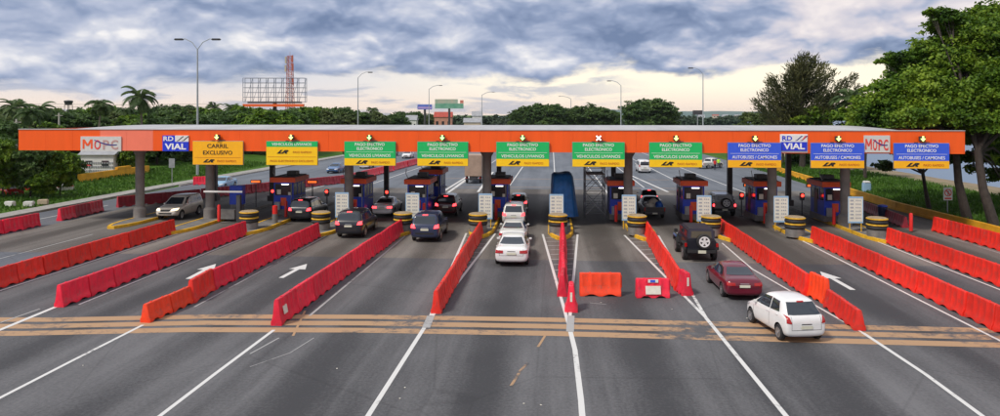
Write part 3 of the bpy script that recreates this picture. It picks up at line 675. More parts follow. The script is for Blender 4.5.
def emblem_panel(px0, px1, r0, r1, kind, lab):
    x0, x1 = XY(px0, YS), XY(px1, YS); pm = (px0 + px1) / 2; z1, z0 = DZ(pm, r0, YS), DZ(pm, r1, YS); w, h = x1 - x0, z1 - z0
    root = empty('emblem_panel', ((x0 + x1) / 2, YF - .05, z0))
    if kind == 'word':
        panel(-w / 2, w / 2, 0, h, mat('panel_grey', (.60, .60, .58), .5, var=.06), root)
        wd = .92
        mb = MB(); x0_, x1_, zb_, zt_ = -w * .45, -w * .20, h * .16, h * .80; xm = (x0_ + x1_) / 2; t_ = w * .048
        mb.add([(x0_, -.05, zb_), (x0_ + t_, -.05, zb_), (x0_ + t_, -.05, zt_), (x0_, -.05, zt_)], [(0, 1, 2, 3)]); mb.add([(x1_ - t_, -.05, zb_), (x1_, -.05, zb_), (x1_, -.05, zt_), (x1_ - t_, -.05, zt_)], [(0, 1, 2, 3)])
        mb.add([(x0_, -.052, zt_), (x0_ + t_ * 1.2, -.052, zt_), (xm + t_ * .6, -.052, zb_ + h * .2), (xm - t_ * .6, -.052, zb_ + h * .2)], [(0, 1, 2, 3)]); mb.add([(x1_, -.054, zt_), (x1_ - t_ * 1.2, -.054, zt_), (xm - t_ * .6, -.054, zb_ + h * .2), (xm + t_ * .6, -.054, zb_ + h * .2)], [(0, 1, 2, 3)])
        mb.build('lettering', MT['red'] if px0 < 500 else MT['inkr'], root)
        for s, xx, ww in (('O', -.08, .16), ('P', .13, .15), ('C', .34, .18)):
            text_mesh('lettering', s, h * .62, MT['inkr'] if wd and px0 > 500 else MT['inkg'] if s != 'O' else MT['inkr'], root, (w * xx, -.045, h * .14), w=w * ww, bold=.02)
        mb = MB(); pts = []
        for k in range(15):
            t = k / 14; pts.append((w * (-.16 + .56 * t), -.062, h * (.78 - .38 * math.sin(math.pi * t * .62) + .04 * t)))
        n = len(pts)
        vs = [(x, y, z - .05) for x, y, z in pts] + [(x, y, z + .05 * math.sin(math.pi * (k + 1) / 16)) for k, (x, y, z) in enumerate(pts)]
        mb.add(vs, [(k, k + 1, n + k + 1, n + k) for k in range(n - 1)]); mb.build('swoosh', MT['navy'], root)
    else:
        white_band = px0 > 500
        panel(-w / 2, w / 2, 0, h * (.60 if not white_band else .56), MT['vblue'], root)
        if not white_band: panel(-w / 2, -w * .02, h * .60 + .003, h, MT['vblue'], root, 'top_panel'); panel(-w * .02 + .003, w / 2, h * .60 + .003, h, MT['white'], root, 'road_panel')
        else: panel(-w / 2, w / 2, h * .56 + .003, h, MT['white'], root, 'top_panel'); panel(-w / 2 - .06, w / 2 + .06, -.12, h + .06, MT['white'], root, 'border', y=.04, th=.04)
        text_mesh('lettering', 'RD', h * .28, MT['inkw'] if not white_band else MT['vblue'], root, (-w * .27, -.045, h * .66), w=w * .38, bold=.02)
        text_mesh('lettering', 'VIAL', h * .36, MT['inkw'], root, (0, -.045, h * .12), w=w * .82, bold=.03)
        mb = MB()
        for q in (0, 1):
            x = w * (.03 + q * .20); pts = [(x, .66), (x + w * .07, .69), (x + w * .14, .80), (x + w * .26, .96)]
            vs = [(a, -.05, b * h) for a, b in pts] + [(a + .07, -.05, b * h - .03) for a, b in pts]
            mb.add(vs, [(k, k + 1, 5 + k, 4 + k) for k in range(3)])
        mb.build('road_stripes', MT['ink'] if not white_band else MT['navy'], root)
        if white_band:
            mb = MB(); mb.add([(w * .30, -.052, .70 * h), (w * .36, -.052, .70 * h), (w * .48, -.052, .95 * h), (w * .42, -.052, .95 * h)], [(0, 1, 2, 3)]); mb.build('red_stripe', MT['inkr'], root)
    tag(root, lab, 'sign')
emblem_panel(80, 120.5, 136.5, 151.3, 'word', 'pale grey panel with red and grey capitals and navy swoosh, left on the fascia')
emblem_panel(162, 188, 135.5, 151.2, 'vial', 'blue panel with white VIAL lettering beside the amber sign')
emblem_panel(781.5, 807.5, 135, 151, 'vial', 'white-bordered blue VIAL panel between two blue overhead signs')
emblem_panel(864.5, 890.5, 135.5, 152.5, 'word', 'pale grey square panel with red capitals between the last two blue signs')

# ------------------------------------------------------------------ things on the islands
def make_booth():
    root = empty('toll_booth')
    w, d = 1.75, 3.0
    mb = MB(); mb.box((0, 0, .45), (w + .12, d + .12, .5)); mb.build('plinth', MT['slab'], root, bevel=.02)
    mb = MB(); mb.box((0, 0, 1.3), (w, d, 1.2)); mb.box((0, 0, 3.0), (w, d, .18))
    for sx in (-1, 1):
        for sy in (-1, -.33, .33, 1): mb.box((sx * (w / 2 - .05), sy * (d / 2 - .05), 2.4), (.1, .1, 1.02))
    mb.build('wall', MT['blue'], root)
    mb = MB(); mb.box((0, -d / 2 + .04, 2.41), (w - .22, .04, .98)); mb.build('front_window', MT['boothglass'], root)
    mb = MB(); mb.box((0, d / 2 - .04, 2.41), (w - .22, .04, .98)); mb.build('rear_window', MT['boothglass'], root)
    for sx in (-1, 1):
        mb = MB(); mb.box((sx * (w / 2 - .04), 0, 2.41), (.04, d - .22, .98)); mb.build('side_window', MT['boothglass'], root)
    mb = MB(); mb.box((0, 0, 3.26), (w + .5, d + .55, .42)); mb.build('roof', MT['red'], root, bevel=.02)
    mb = MB(); mb.box((0, .2, 3.51), (w + .1, d, .08)); mb.box((.1, .5, 3.72), (.85, .9, .34)); mb.build('air_conditioner', MT['dgrey'], root, bevel=.02)
    mb = MB(); mb.box((.15, -d / 2 - .04, 2.86), (.62, .05, .07)); mb.build('tube_light', MT['lampW'], root)
    mb = MB(); mb.box((0, -d / 2 - .012, 1.35), (.5, .02, .7)); mb.build('front_panel', MT['red'], root)
    mb = MB(); mb.box((-.42, -d / 2 + .012, 2.2), (.34, .01, .42)); mb.build('notice_sheet', MT['offwhite'], root); mb = MB(); mb.box((.52, -d / 2 + .012, 2.06), (.22, .01, .26)); mb.build('notice_sheet', MT['offwhite'], root)
    mb = MB(); mb.box((-.5, -d / 2 - .12, 1.0), (.5, .2, .7)); mb.build('meter_box', MT['galv'], root, bevel=.02)
    mb = MB(); mb.tube([(.7, -d / 2 - .05, .7), (.7, -d / 2 - .05, 3.0)], .03, 6); mb.build('conduit', MT['galv'], root); mb = MB(); mb.tube([(-w / 2, -1.2, 3.5), (-w / 2 - .2, -1.2, 3.9), (-w / 2 - .2, -1.0, 4.3)], .03, 6); mb.build('conduit', MT['galv'], root)
    mb = MB(); mb.box((-w / 2 - .012, .3, 1.75), (.02, .75, 2.0)); mb.build('door', MT['dgrey'], root)
    mb = MB(); mb.box((w / 2 + .18, .2, 1.72), (.34, .9, .06)); mb.build('counter', MT['galv'], root)
    return root
booth0 = make_booth()
booth_at = [(290, 61.0), (359, 60.3), (421, 60.2), (499, 61.0), (619, 60.2), (690, 60.6), (761, 60.5), (828, 60.4)]
boothlab = ['behind the black car in the second lane from the left', 'behind the black SUV with lit brake lamps', 'ahead of the dark blue SUV', 'right behind the middle canopy column',
            'behind the column beside the scaffold', 'ahead of the black off-roader', 'left of the column under the first blue sign', 'at the rightmost lane near the grass']
for k, (px, y) in enumerate(booth_at):
    b = booth0 if k == 0 else copy_tree(booth0); b.location = (XY(px, y), y, 0)
    tag(b, 'blue booth with red roof ' + boothlab[k], 'toll booth', 'toll booths')
b = copy_tree(booth0); b.location = (XY(434, 66), 66, .35); tag(b, 'dark blue toll booth standing farther back behind the fourth one', 'toll booth', 'toll booths')

def drum():
    r = empty('crash_cushion')
    mb = MB(); mb.lathe([(0.0, 0), (.74, 0), (.74, .62), (0, .62)], n=24); mb.build('base', MT['slab'], r)
    for k in range(4):
        z = .62 + (k // 2) * .47 + (k % 2) * .31; hh = .31 if k % 2 == 0 else .16
        mb = MB(); pr = [(.55, z), (.74, z + hh * .08), (.80, z + hh * .35), (.80, z + hh * .65), (.74, z + hh * .92), (.55, z + hh)]
        mb.lathe(pr, n=26); mb.build('tyre', MT['black'] if k in (0, 2) else MT['tireY'], r)
    mb = MB(); mb.lathe([(.0, 1.60), (.66, 1.60), (.74, 1.56)], n=24); mb.build('lid', MT['capb'], r)
    return r
drum0 = drum(); ds = [(249, 'left of the crimson run\'s far end beside the amber sign column'), (321, 'beside the black car queueing second from the left'), (403, 'at the far end of the longest crimson run'), (478, 'below the middle column at the end of a thin barrier run'),
                     (558, 'in front of the blue tarpaulin'), (637, 'beside the black pickup'), (711, 'behind the off-roader'), (795, 'at the head of the lane right of the white hatchback'), (877, 'rightmost one, near the grass')]
for k, (px, l) in enumerate(ds):
    o = drum0 if k == 0 else copy_tree(drum0); y = 52.2; o.location = (XY(px, y), y, .14 if True else 0); tag(o, 'banded crash cushion ' + l, 'crash cushion', 'banded crash cushions on the island noses')
    o.scale = (.90, .90, .90)

def board(k):
    r = empty('price_board')
    mb = MB()
    for sx in (-.42, .42): mb.tube([(sx, 0, .2), (sx, 0, 1.0)], .035, 8)
    mb.build('leg', MT['kerbY'], r)
    mb = MB(); mb.box((0, 0, 1.82), (1.08, .05, 1.96)); mb.build('panel', MT['offwhite'], r)
    mb = MB()
    for z in (.90, 2.76): mb.box((0, -.03, z), (1.08, .012, .12))
    for sx in (-.52, .52): mb.box((sx, -.03, 1.83), (.05, .012, 1.74))
    mb.build('border', MT['ltblue'], r)
    mb = MB()
    for i in range(6):
        z = 2.52 - i * .26; mb.box((-.27, -.032, z), (.24, .01, .12)); 
        for j in range(3): mb.box((.05 + j * .14, -.032, z), (.09, .01, .09))
    mb.build('printed_rows', mat('grey_print', (.36, .37, .40), .6), r)
    return r
board0 = board(0)
bl = ['behind the black SUV with lit brake lamps', 'left of the dark blue SUV', 'right of the middle column\'s foot', 'against the blue tarpaulin', 'in front of the column beside the scaffold', 'left of the silver off-roader with a spare wheel', 'below the white-bordered VIAL panel', 'rightmost one, in front of the grass']
for k, px in enumerate((342, 412.5, 485.5, 556.5, 629, 704, 781, 855.5)):
    o = board0 if k == 0 else copy_tree(board0); y = 54.2; o.location = (XY(px, y), y, 0); tag(o, 'pale price board ' + bl[k], 'sign', 'price boards on the islands')

def bollard():
    mb = MB(); mb.lathe([(.0, .2), (.13, .2), (.13, 1.45), (.10, 1.55), (0, 1.57)], n=14); return mb.build('red_bollard', MT['redpost'])
bol0 = bollard(); bols = [(219, 55.6), (286, 58.4), (355, 58), (424, 58), (496, 58), (616, 57.8), (691, 58), (765, 57.8), (834, 57.6), (911, 55.5)]
bd = ['beside the left column under the amber sign', 'in front of the first booth from the left', 'in front of the booth behind the black SUV', 'in front of the booth left of the dark maroon SUV', 'in front of the booth behind the middle column',
      'in front of the booth beside the scaffold', 'in front of the booth left of the silver off-roader', 'in front of the booth under the first blue sign', 'in front of the rightmost booth', 'at the head of the far right barrier run']
for k, (px, y) in enumerate(bols):
    o = bol0 if k == 0 else bol0.copy()
    if k: col.objects.link(o)
    o.location = (XY(px, y), y, 0 if k != 9 else -.1); tag(o, 'round red bollard ' + bd[k], 'bollard', 'red bollards')

def signal_post():
    r = empty('lane_stop_light')
    mb = MB(); mb.tube([(0, 0, .2), (0, 0, 1.75)], .05, 8); mb.box((0, 0, .24), (.28, .28, .08)); mb.build('post', MT['dgrey'], r)
    mb = MB(); mb.box((0, 0, 1.95), (.36, .24, .62)); mb.build('housing', MT['dgrey'], r, bevel=.02)
    mb = MB(); mb.lathe([(0.0, .03), (.09, .02), (.13, 0)], n=14); mb.v = [(x, -.125 - z, y + 2.05) for x, y, z in mb.v]; mb.build('lens', MT['sigR'], r)
    return r
sp0 = signal_post()
for k, (px, l) in enumerate(((273, 'beside the rear column under the yellow sign'), (327, 'right of the first booth from the left'), (387, 'ahead of the white sedan under the canopy'), (681.5, 'left of the booth ahead of the off-roader'), (741.5, 'left of the booth under the first blue sign'), (802, 'left of the rightmost booth'))):
    o = sp0 if k == 0 else copy_tree(sp0); y = 61.5; o.location = (XY(px, y), y, 0); tag(o, 'red stop light on post ' + l, 'traffic light', 'red stop lights at the lane exits')
def toll_display():
    r = empty('fare_display')
    mb = MB(); mb.tube([(0, 0, .2), (0, 0, 2.4)], .05, 8); mb.build('post', MT['dgrey'], r)
    mb = MB(); mb.box((0, 0, 2.65), (1.0, .16, .30)); mb.build('housing', MT['dgrey'], r, bevel=.02)
    mb = MB(); mb.box((0, -.09, 2.65), (.84, .02, .18)); mb.build('screen', mat('display_orange', (.5, .1, .02), .4, emit=(1, .16, .03), estr=1.0), r)
    return r
td0 = toll_display()
for k, (px, l) in enumerate(((256, 'left of the rear column under the yellow sign'), (312.5, 'between the first two booths'), (749, 'left of the booth under the first blue sign'), (812, 'left of the rightmost booth'))):
    o = td0 if k == 0 else copy_tree(td0); y = 64; o.location = (XY(px, y), y, 0); tag(o, 'orange fare display on a dark post ' + l, 'display', 'orange fare displays')

def small_island_things():
    # white boom and blue cabinet left
    y = 55.4; x = XY(239, y); r = empty('boom_gate', (x, y, 0))
    mb = MB(); mb.box((0, 0, 1.3), (.34, .34, 2.2)); mb.build('post', MT['dgrey'], r, bevel=.02)
    mb = MB(); mb.box((-1.25, -.2, 2.68), (3.25, .08, .14)); mb.build('arm', MT['white'], r)
    tag(r, 'white horizontal boom arm in front of the column under the amber sign', 'boom gate')
    y = 58; x = XY(237.5, y); r = empty('blue_cabinet', (x, y, 0))
    mb = MB(); mb.box((0, 0, .75), (.9, .7, 1.1)); mb.build('base', MT['slab'], r, bevel=.03)
    mb = MB(); mb.box((0, 0, 2.1), (1.15, .6, 1.6)); mb.build('cabinet', MT['blue'], r, bevel=.03)
    tag(r, 'blue cabinet on a grey block right of the column under the amber sign', 'cabinet')
    y = 57; x = XY(228, y); mb = MB(); mb.box((0, 0, .6), (1.5, .8, .8)); o = mb.build('concrete_block', MT['slab'], loc=(x, y, 0), bevel=.03); tag(o, 'grey concrete block beside the column under the amber sign', 'block')
    y = 55; x = XY(275, y); r = empty('striped_post', (x, y, 0))
    mb = MB(); mb.lathe([(.0, .2), (.22, .2), (.22, .95), (0, .95)], n=14); mb.build('base', MT['slab'], r)
    mb = MB(); mb.lathe([(.0, .95), (.2, .95), (.2, 1.6), (0, 1.65)], n=14); mb.build('cap', MT['redpost'], r)
    tag(r, 'grey post with red top left of the black car in the lane', 'bollard')
small_island_things()

def tarp():
    y0 = 59.0; x0 = XY(562, y0 + 1.6); mb = MB(); n = 26; prof = [(0, 3.95), (.70, 3.93), (.90, 3.75), (.95, 2.9), (.96, 1.8), (1.0, .8), (1.03, .35)]
    vs = []; random.seed(5)
    ph = [random.uniform(0, 6.28) for _ in range(6)]
    for k, (f, z) in enumerate(prof):
        for j in range(n * 2):
            a = 2 * math.pi * j / (n * 2); sx = math.cos(a); sy = math.sin(a); q = (abs(sx) ** 4 + abs(sy) ** 4) ** -.25
            wob = 1 + (.018 + .05 * max(0, f - .9)) * math.sin(7 * a + ph[0]) + (.03 + .08 * max(0, f - .95)) * math.sin(13 * a + ph[1] + k * .4)
            skew = .42 * max(0, (3.6 - z) / 3.6) if sx > 0 else 0
            vs.append((sx * q * .98 * f * wob + skew * max(0, sx) , sy * q * 1.85 * f * wob, z + .05 * math.sin(3 * a + ph[2])))
    N2 = n * 2
    fs = [(k * N2 + j, k * N2 + (j + 1) % N2, (k + 1) * N2 + (j + 1) % N2, (k + 1) * N2 + j) for k in range(1, len(prof) - 1) for j in range(N2)]
    fs += [tuple(N2 + j for j in range(N2))]
    mb.add(vs, fs, 0, True); o = mb.build('tarpaulin', MT['tarp'], loc=(x0, y0 + 1.6, 0), sharp=60)
    tag(o, 'large blue tarpaulin draped over the closed booth right of the white car queue', 'tarpaulin')
tarp()

def scaffold():
    y = 61; xa, xb = XY(585.5, y), XY(605, y); w = xb - xa; r = empty('scaffold_tower', (xa, y, 0))
    mb = MB(); H = 5.7
    for x in (0, w):
        for yy in (0, 1.6, 3.2): mb.tube([(x, yy, 0), (x, yy, H)], .035, 6)
    mb.build('upright', MT['galv'], r)
    mb = MB()
    for z in np.arange(.4, H, .65):
        for yy in (0, 1.6, 3.2): mb.tube([(0, yy, z), (w, yy, z)], .022, 5)
    for z in (1.7, 3.7, 5.6):
        for x in (0, w): mb.tube([(x, 0, z), (x, 3.2, z)], .022, 5)
    mb.build('rung', MT['galv'], r)
    mb = MB(); m2 = mat('pale_brace_steel', (.62, .63, .65), .45)
    for z in (.3, 2.2, 4.0):
        for yy in (-.05, 3.25): mb.tube([(0, yy, z), (w, yy, z + 1.7)], .028, 5); mb.tube([(w, yy, z), (0, yy, z + 1.7)], .028, 5)
        for x in (0, w): mb.tube([(x, 0, z), (x, 3.2, z + 1.7)], .028, 5); mb.tube([(x, 3.2, z), (x, 0, z + 1.7)], .028, 5)
    mb.build('brace', m2, r)
    mb = MB(); mb.box((w / 2, 1.6, 3.75), (w - .1, 3.1, .05)); mb.build('deck', MT['tan'], r)
    tag(r, 'steel scaffold tower with crossed pale braces in the empty lane right of the blue tarpaulin', 'scaffold')
scaffold()

# ------------------------------------------------------------------ water-filled barriers
def barrier_mesh(name, L, h=1.05, wb=.50, wt=.16, m=None):
    """hollow plastic barrier: flared foot, straight upper wall with recessed ribs, fork slots, interlocking ends"""
    prof = [(wb / 2, 0), (wb / 2, .16), (wb / 2 - .05, .24), (wt / 2 + .075, .50), (wt / 2 + .03, h - .10), (wt / 2, h - .02), (wt / 2 - .03, h)]
    n = len(prof); xs = []
    k = 4; seg = (L - .16) / k
    for i in range(k):
        a = -L / 2 + .08 + i * seg
        xs += [(a, 0), (a + .05, 0), (a + .09, .028), (a + seg - .09, .028), (a + seg - .05, 0)]
    xs = [(-L / 2, .0), (-L / 2 + .02, 0)] + xs + [(L / 2 - .02, 0), (L / 2, 0)]
    mb = MB(); vs = []
    for i, (x, ins) in enumerate(xs):
        endin = .03 if i in (0, len(xs) - 1) else 0
        for s in (1, -1):
            for j, (w, z) in (enumerate(prof) if s == 1 else reversed(list(enumerate(prof)))):
                q = ins if j in (3, 4) else 0
                zz = z
                if j == 0 and (.16 * L < abs(x) < .34 * L): zz = .10
                vs.append((x, s * max(.01, w - q - endin), zz - (endin if j == n - 1 else 0)))
    r = 2 * n
    fs = [(i * r + j, i * r + (j + 1) % r, (i + 1) * r + (j + 1) % r, (i + 1) * r + j) for i in range(len(xs) - 1) for j in range(r)]
    fs += [tuple(range(r)), tuple((len(xs) - 1) * r + j for j in range(r - 1, -1, -1))]
    mb.add(vs, fs)
    mb.box((L / 2 + .015, 0, h * .62), (.09, .10, h * .55))       # tongue
    mb.lathe([(0, h), (.045, h), (.045, h + .03), (0, h + .03)], c=(-L / 4, 0, 0), n=10); mb.lathe([(0, h), (.045, h), (.045, h + .03), (0, h + .03)], c=(L / 4, 0, 0), n=10)
    o = mb.build(name, m, bevel=.012); return o
BARM = {}
def barrier(key, L=1.96, h=1.05):
    k = (key, L, h)
    if k in BARM: o = bpy.data.objects.new('plastic_barrier', BARM[k]); col.objects.link(o)
    else: o = barrier_mesh('plastic_barrier', L, h, m=MT[key]); BARM[k] = o.data
    return o
def brun(p0, p1, key, desc, h=1.05, grp=None, jit=.035, step=2.0, keys=None):
    a = Vector((p0[0], p0[1], 0)); b = Vector((p1[0], p1[1], 0)); d = b - a; n = max(1, round(d.length / step)); s = d.length / n
    cname = {'orange': 'orange-red', 'orange2': 'bright orange', 'crimson': 'crimson', 'maroon': 'dusty maroon'}
    for i in range(n):
        kk = keys(i) if keys else key
        o = barrier(kk, round(s - .04, 2), h); c = a.lerp(b, (i + .5) / n)
        o.location = (c.x + random.uniform(-jit, jit), c.y, 0); o.rotation_euler = (random.uniform(-.012, .012), random.uniform(-.008, .008), math.atan2(d.y, d.x) + random.uniform(-.03, .03))
        which = f'{ORD[i]} from near end of' if n > 1 else 'making up'
        tag(o, f'{cname[kk]} plastic barrier, {which} {desc}', 'barrier', grp or desc)
X1, X2 = -28.55, -22.8
brun((-28.6, 6), (-28.45, 51), 'orange', 'the leftmost long run', keys=lambda i: 'orange')
brun(G(59, 307.5), G(245, 235), 'crimson', 'the run ending at the leftmost cushion')
brun(G(145, 323), G(189, 303), 'orange2', 'the low pair before the first arrow', h=.82)
brun(G(189.5, 303.5), G(211, 290), 'orange', 'the link beside the first arrow', h=1.12)
brun(G(212, 290), G(318, 237), 'crimson', 'the run between the two left arrows')
brun(G(275, 326), G(402, 234), 'crimson', 'the run right of the second arrow', h=1.12)
brun(G(436, 314), G(481, 234), 'orange', 'the run left of the white queue')
brun(G(563, 297), G(563, 230), 'crimson', 'the run before the blue tarpaulin')
brun(G(679, 291), G(645, 233), 'orange', 'the run left of the off-roader', h=1.12)
brun(G(808, 296), G(718, 231), 'orange', 'the run right of the red sedan', h=1.1)
brun(G(828, 304), G(811, 295.5), 'orange2', 'the tall link left of the right arrow', h=1.2)
brun(G(861, 331), G(828, 307), 'orange', 'the low pair behind the white hatchback', h=.85)
brun((18.6, 6), (18.4, 50.9), 'orange', 'the run right of the right arrow', h=1.1)
brun((23.6, 16), (23.4, 50.6), 'orange', 'the second run from the right', h=1.1)
brun((29.9, 20), (29.4, 56.2), 'orange', 'the rightmost run by the grass', h=1.12)
brun(XYp := (XY(906, 57.5), 57.5), (XY(862, 68), 68), 'maroon', 'the dull run beyond the rightmost bollard', h=.9)
# left carriageway divider
brun((-41.2, 46), (-41.2, 53.5), 'crimson', 'the divider at the left picture edge')
brun(G(59, 221), G(102, 211), 'crimson', 'the three-piece divider near the left', keys=lambda i: 'crimson' if i != 1 else 'maroon')
brun(G(117, 207.5), G(200, 199), 'maroon', 'the divider left of the silver SUV')
brun(G(201, 198.5), G(345, 183), 'maroon', 'the divider behind the left booths')
brun(G(346, 182.5), G(392, 171), 'crimson', 'the divider behind the first green sign', keys=lambda i: 'crimson')
brun(G(393, 170.5), G(448, 155.5), 'crimson', 'the farthest stretch of divider')
brun(G(193, 185), G(206, 184.5), 'crimson', 'a lone piece left of the light blue car')
def special_barriers():
    a, b = G(580, 296.5), G(621, 296.5)
    c = (a + b) / 2; o = barrier_mesh('plastic_barrier', (b - a).length, 1.12, .55, .22, m=MT['orange2']); o.location = (c.x, c.y + .25, 0); o.rotation_euler = (0, 0, TH - .02)
    tag(o, 'bright orange ribbed barrier standing across the closed lane right of centre', 'barrier')
    a, b = G(636.5, 298), G(669.5, 298); c = (a + b) / 2; L = (b - a).length
    r = empty('plastic_barrier', (c.x, c.y + .2, 0), TH)
    o = barrier_mesh('body', L, .92, .52, .22, m=MT['crimson']); o.parent = r
    mb = MB(); mb.box((-.02, -.262, .40), (.74, .02, .40), rx=R(-13)); mb.build('label_sheet', MT['offwhite'], r)
    mb = MB(); mb.box((.0, -.165, .82), (.5, .02, .15)); mb.build('sticker', MT['white'], r); mb = MB(); mb.box((-.02, -.178, .82), (.24, .012, .11)); mb.build('sticker_emblem', MT['sblue'], r)
    tag(r, 'crimson barrier with a white label sheet, across the closed lane', 'barrier')
    # end pieces seen end-on
    for (px, row, key, h, lab, tilt) in ((571.5, 312, 'crimson', 1.22, 'crimson tapered barrier end standing in the gore in front of the narrow run', R(88)), (686, 295.5, 'crimson', 1.15, 'crimson barrier end with a pale mark left of the wine red sedan', R(100))):
        p = G(px, row); r = empty('barrier_end', (p.x, p.y + .35, 0), tilt)
        o = barrier_mesh('body', .9, h, .60, .20, m=MT[key]); o.parent = r
        mb = MB(); mb.box((-.453, .0, .70), (.012, .10, .42)); mb.build('pale_mark', MT['offwhite'], r)
        tag(r, lab, 'barrier')
    # label on the near end of the long crimson run, reflectors on the low pair
    p = G(286, 323, .45)
    mb = MB(); mb.box((0, 0, 0), (.02, .42, .36)); o = mb.build('label_sheet', MT['offwhite'], loc=(G(275, 326).x + .21, G(275, 326).y + .62, .56)); o.rotation_euler = (0, R(-12), 0)
    tag(o, 'white label sheet stuck on the near end of the long crimson barrier run', 'label')
special_barriers()

# ------------------------------------------------------------------ vehicles (front towards +Y)
def loft(stations, sub=2):
    vs = []; 
    for (y, zb, zk, zt, w, wt) in stations:
        dz = zt - zk
        half = [(w - .16, zb), (w - .03, zb + .09), (w, zb + (zk - zb) * .52), (w - .025, zk), (w - .06 - .12 * (w - wt), zk + .12 * dz + .01), (wt + .035, zk + .86 * dz), (wt - .09, zt)]
        ring = [(0, zb)] + half + [(0, zt + .025)] + [(-x, z) for x, z in reversed(half)]
        vs += [(x, y, z) for x, z in ring]
    n = 16; k = len(stations)
    fs = [(i * n + j, i * n + (j + 1) % n, (i + 1) * n + (j + 1) % n, (i + 1) * n + j) for i in range(k - 1) for j in range(n)]
    # caps as quad strips
    for o in (0, (k - 1) * n):
        for a in range(0, 7):
            fs.append((o + (n - a) % n, o + a, o + a + 1, o + (n - a - 1) % n) if a else (o, o + 1, o + n - 1))
        fs.append((o + 7, o + 8, o + 9))
    me = bpy.data.meshes.new('loft'); me.from_pydata(vs, [], fs)
    bm = bmesh.new(); bm.from_mesh(me)
    # cap degenerate overlap: remove duplicate faces
    bmesh.ops.recalc_face_normals(bm, faces=bm.faces); bm.to_mesh(me); bm.free()
    return me
def make_body(name, st, m, parent, wheels, wr, hw, extra=None):
    me = loft(st); me.materials.append(m); me.materials.append(MT['black'])
    o = bpy.data.objects.new(name, me); col.objects.link(o)
    s = o.modifiers.new('s', 'SUBSURF'); s.levels = s.render_levels = 2
    cuts = []
    for wy in wheels:
        mb = MB(); mb.tube([(-hw - .4, wy, wr + .02), (-hw + .26, wy, wr + .02)], wr + .055, 20, mi=1); mb.tube([(hw - .26, wy, wr + .02), (hw + .4, wy, wr + .02)], wr + .055, 20, mi=1)
        c = mb.build('cut', [m, MT['black']]); cuts.append(c)
        b = o.modifiers.new('b', 'BOOLEAN'); b.operation = 'DIFFERENCE'; b.object = c; b.solver = 'EXACT'
    bpy.context.view_layer.update(); dg = bpy.context.evaluated_depsgraph_get()
    me2 = bpy.data.meshes.new_from_object(o.evaluated_get(dg)); me2.name = name
    s_only = None
    for c in cuts: bpy.data.objects.remove(c)
    bpy.data.objects.remove(o)
    if len(me2.polygons) < 100: print('BODY BOOLEAN FAILED', name)
    me2.shade_smooth(); me2.set_sharp_from_angle(angle=R(40))
    ob = link(name, me2, parent)
    bm = bmesh.new(); bm.from_mesh(me2); bv = BVHTree.FromBMesh(bm); bm.free()
    return ob, bv
def patch(name, bv, view, quad, m, parent, off=.012, n=7, mirror=False):
    """sheet that follows the body: quad = four (a, z) corners in the view plane"""
    obs = []
    for s in ((1, -1) if mirror else (1,)):
        mb = MB(); vs = []; ok = True
        for i in range(n + 1):
            for j in range(n + 1):
                u, v = i / n, j / n
                a = [(quad[0][k] * (1 - u) + quad[1][k] * u) * (1 - v) + (quad[3][k] * (1 - u) + quad[2][k] * u) * v for k in (0, 1)]
                if view == 'side': org, d = Vector((3 * s, a[0], a[1])), Vector((-s, 0, 0))
                elif view == 'rear': org, d = Vector((a[0] * s, -5, a[1])), Vector((0, 1, 0))
                else: org, d = Vector((a[0] * s, 5, a[1])), Vector((0, -1, 0))
                h, nn, _, _ = bv.ray_cast(org, d)
                if h is None: h = vs[-1] if vs else org; nn = -d
                else: 
                    if nn.dot(d) > 0: nn = -nn
                    h = h + (nn * .6 - d * .4).normalized() * off
                vs.append(h)
        mb.add(vs, [(i * (n + 1) + j, (i + 1) * (n + 1) + j, (i + 1) * (n + 1) + j + 1, i * (n + 1) + j + 1) for i in range(n) for j in range(n)], 0, True)
        obs.append(mb.build(name, m, parent, sharp=60))
    return obs
def wheel(parent, x, y, r, wd=.2):
    s = 1 if x > 0 else -1
    mb = MB(); pr = [(r * .62, -wd / 2), (r * .9, -wd / 2), (r, -wd / 2 + .03), (r, wd / 2 - .03), (r * .9, wd / 2), (r * .62, wd / 2)]
    mb.lathe(pr, n=24); mb.v = [(c, a, b + r) for a, b, c in mb.v]; t = mb.build('wheel', MT['black'], parent, loc=(x, y, 0))
    mb = MB(); mb.lathe([(.0, .05), (.05, .07), (.07, .05), (.07, .03), (r * .2, .03), (r * .6, .035), (r * .66, .05), (r * .66, 0)], n=24)
    for k in range(5):
        a = 2 * math.pi * k / 5; q = Vector((math.cos(a), math.sin(a), 0)); p = Vector((-q.y, q.x, 0)) * .03
        mb.add([q * .05 + p + Vector((0, 0, .06)), q * .05 - p + Vector((0, 0, .06)), q * r * .62 - p * 1.3 + Vector((0, 0, .05)), q * r * .62 + p * 1.3 + Vector((0, 0, .05))], [(0, 1, 2, 3)])
    mb.v = [(s * (c + wd / 2 - .045), a, b + r) for a, b, c in mb.v]; mb.build('rim', MT['rim'], t)
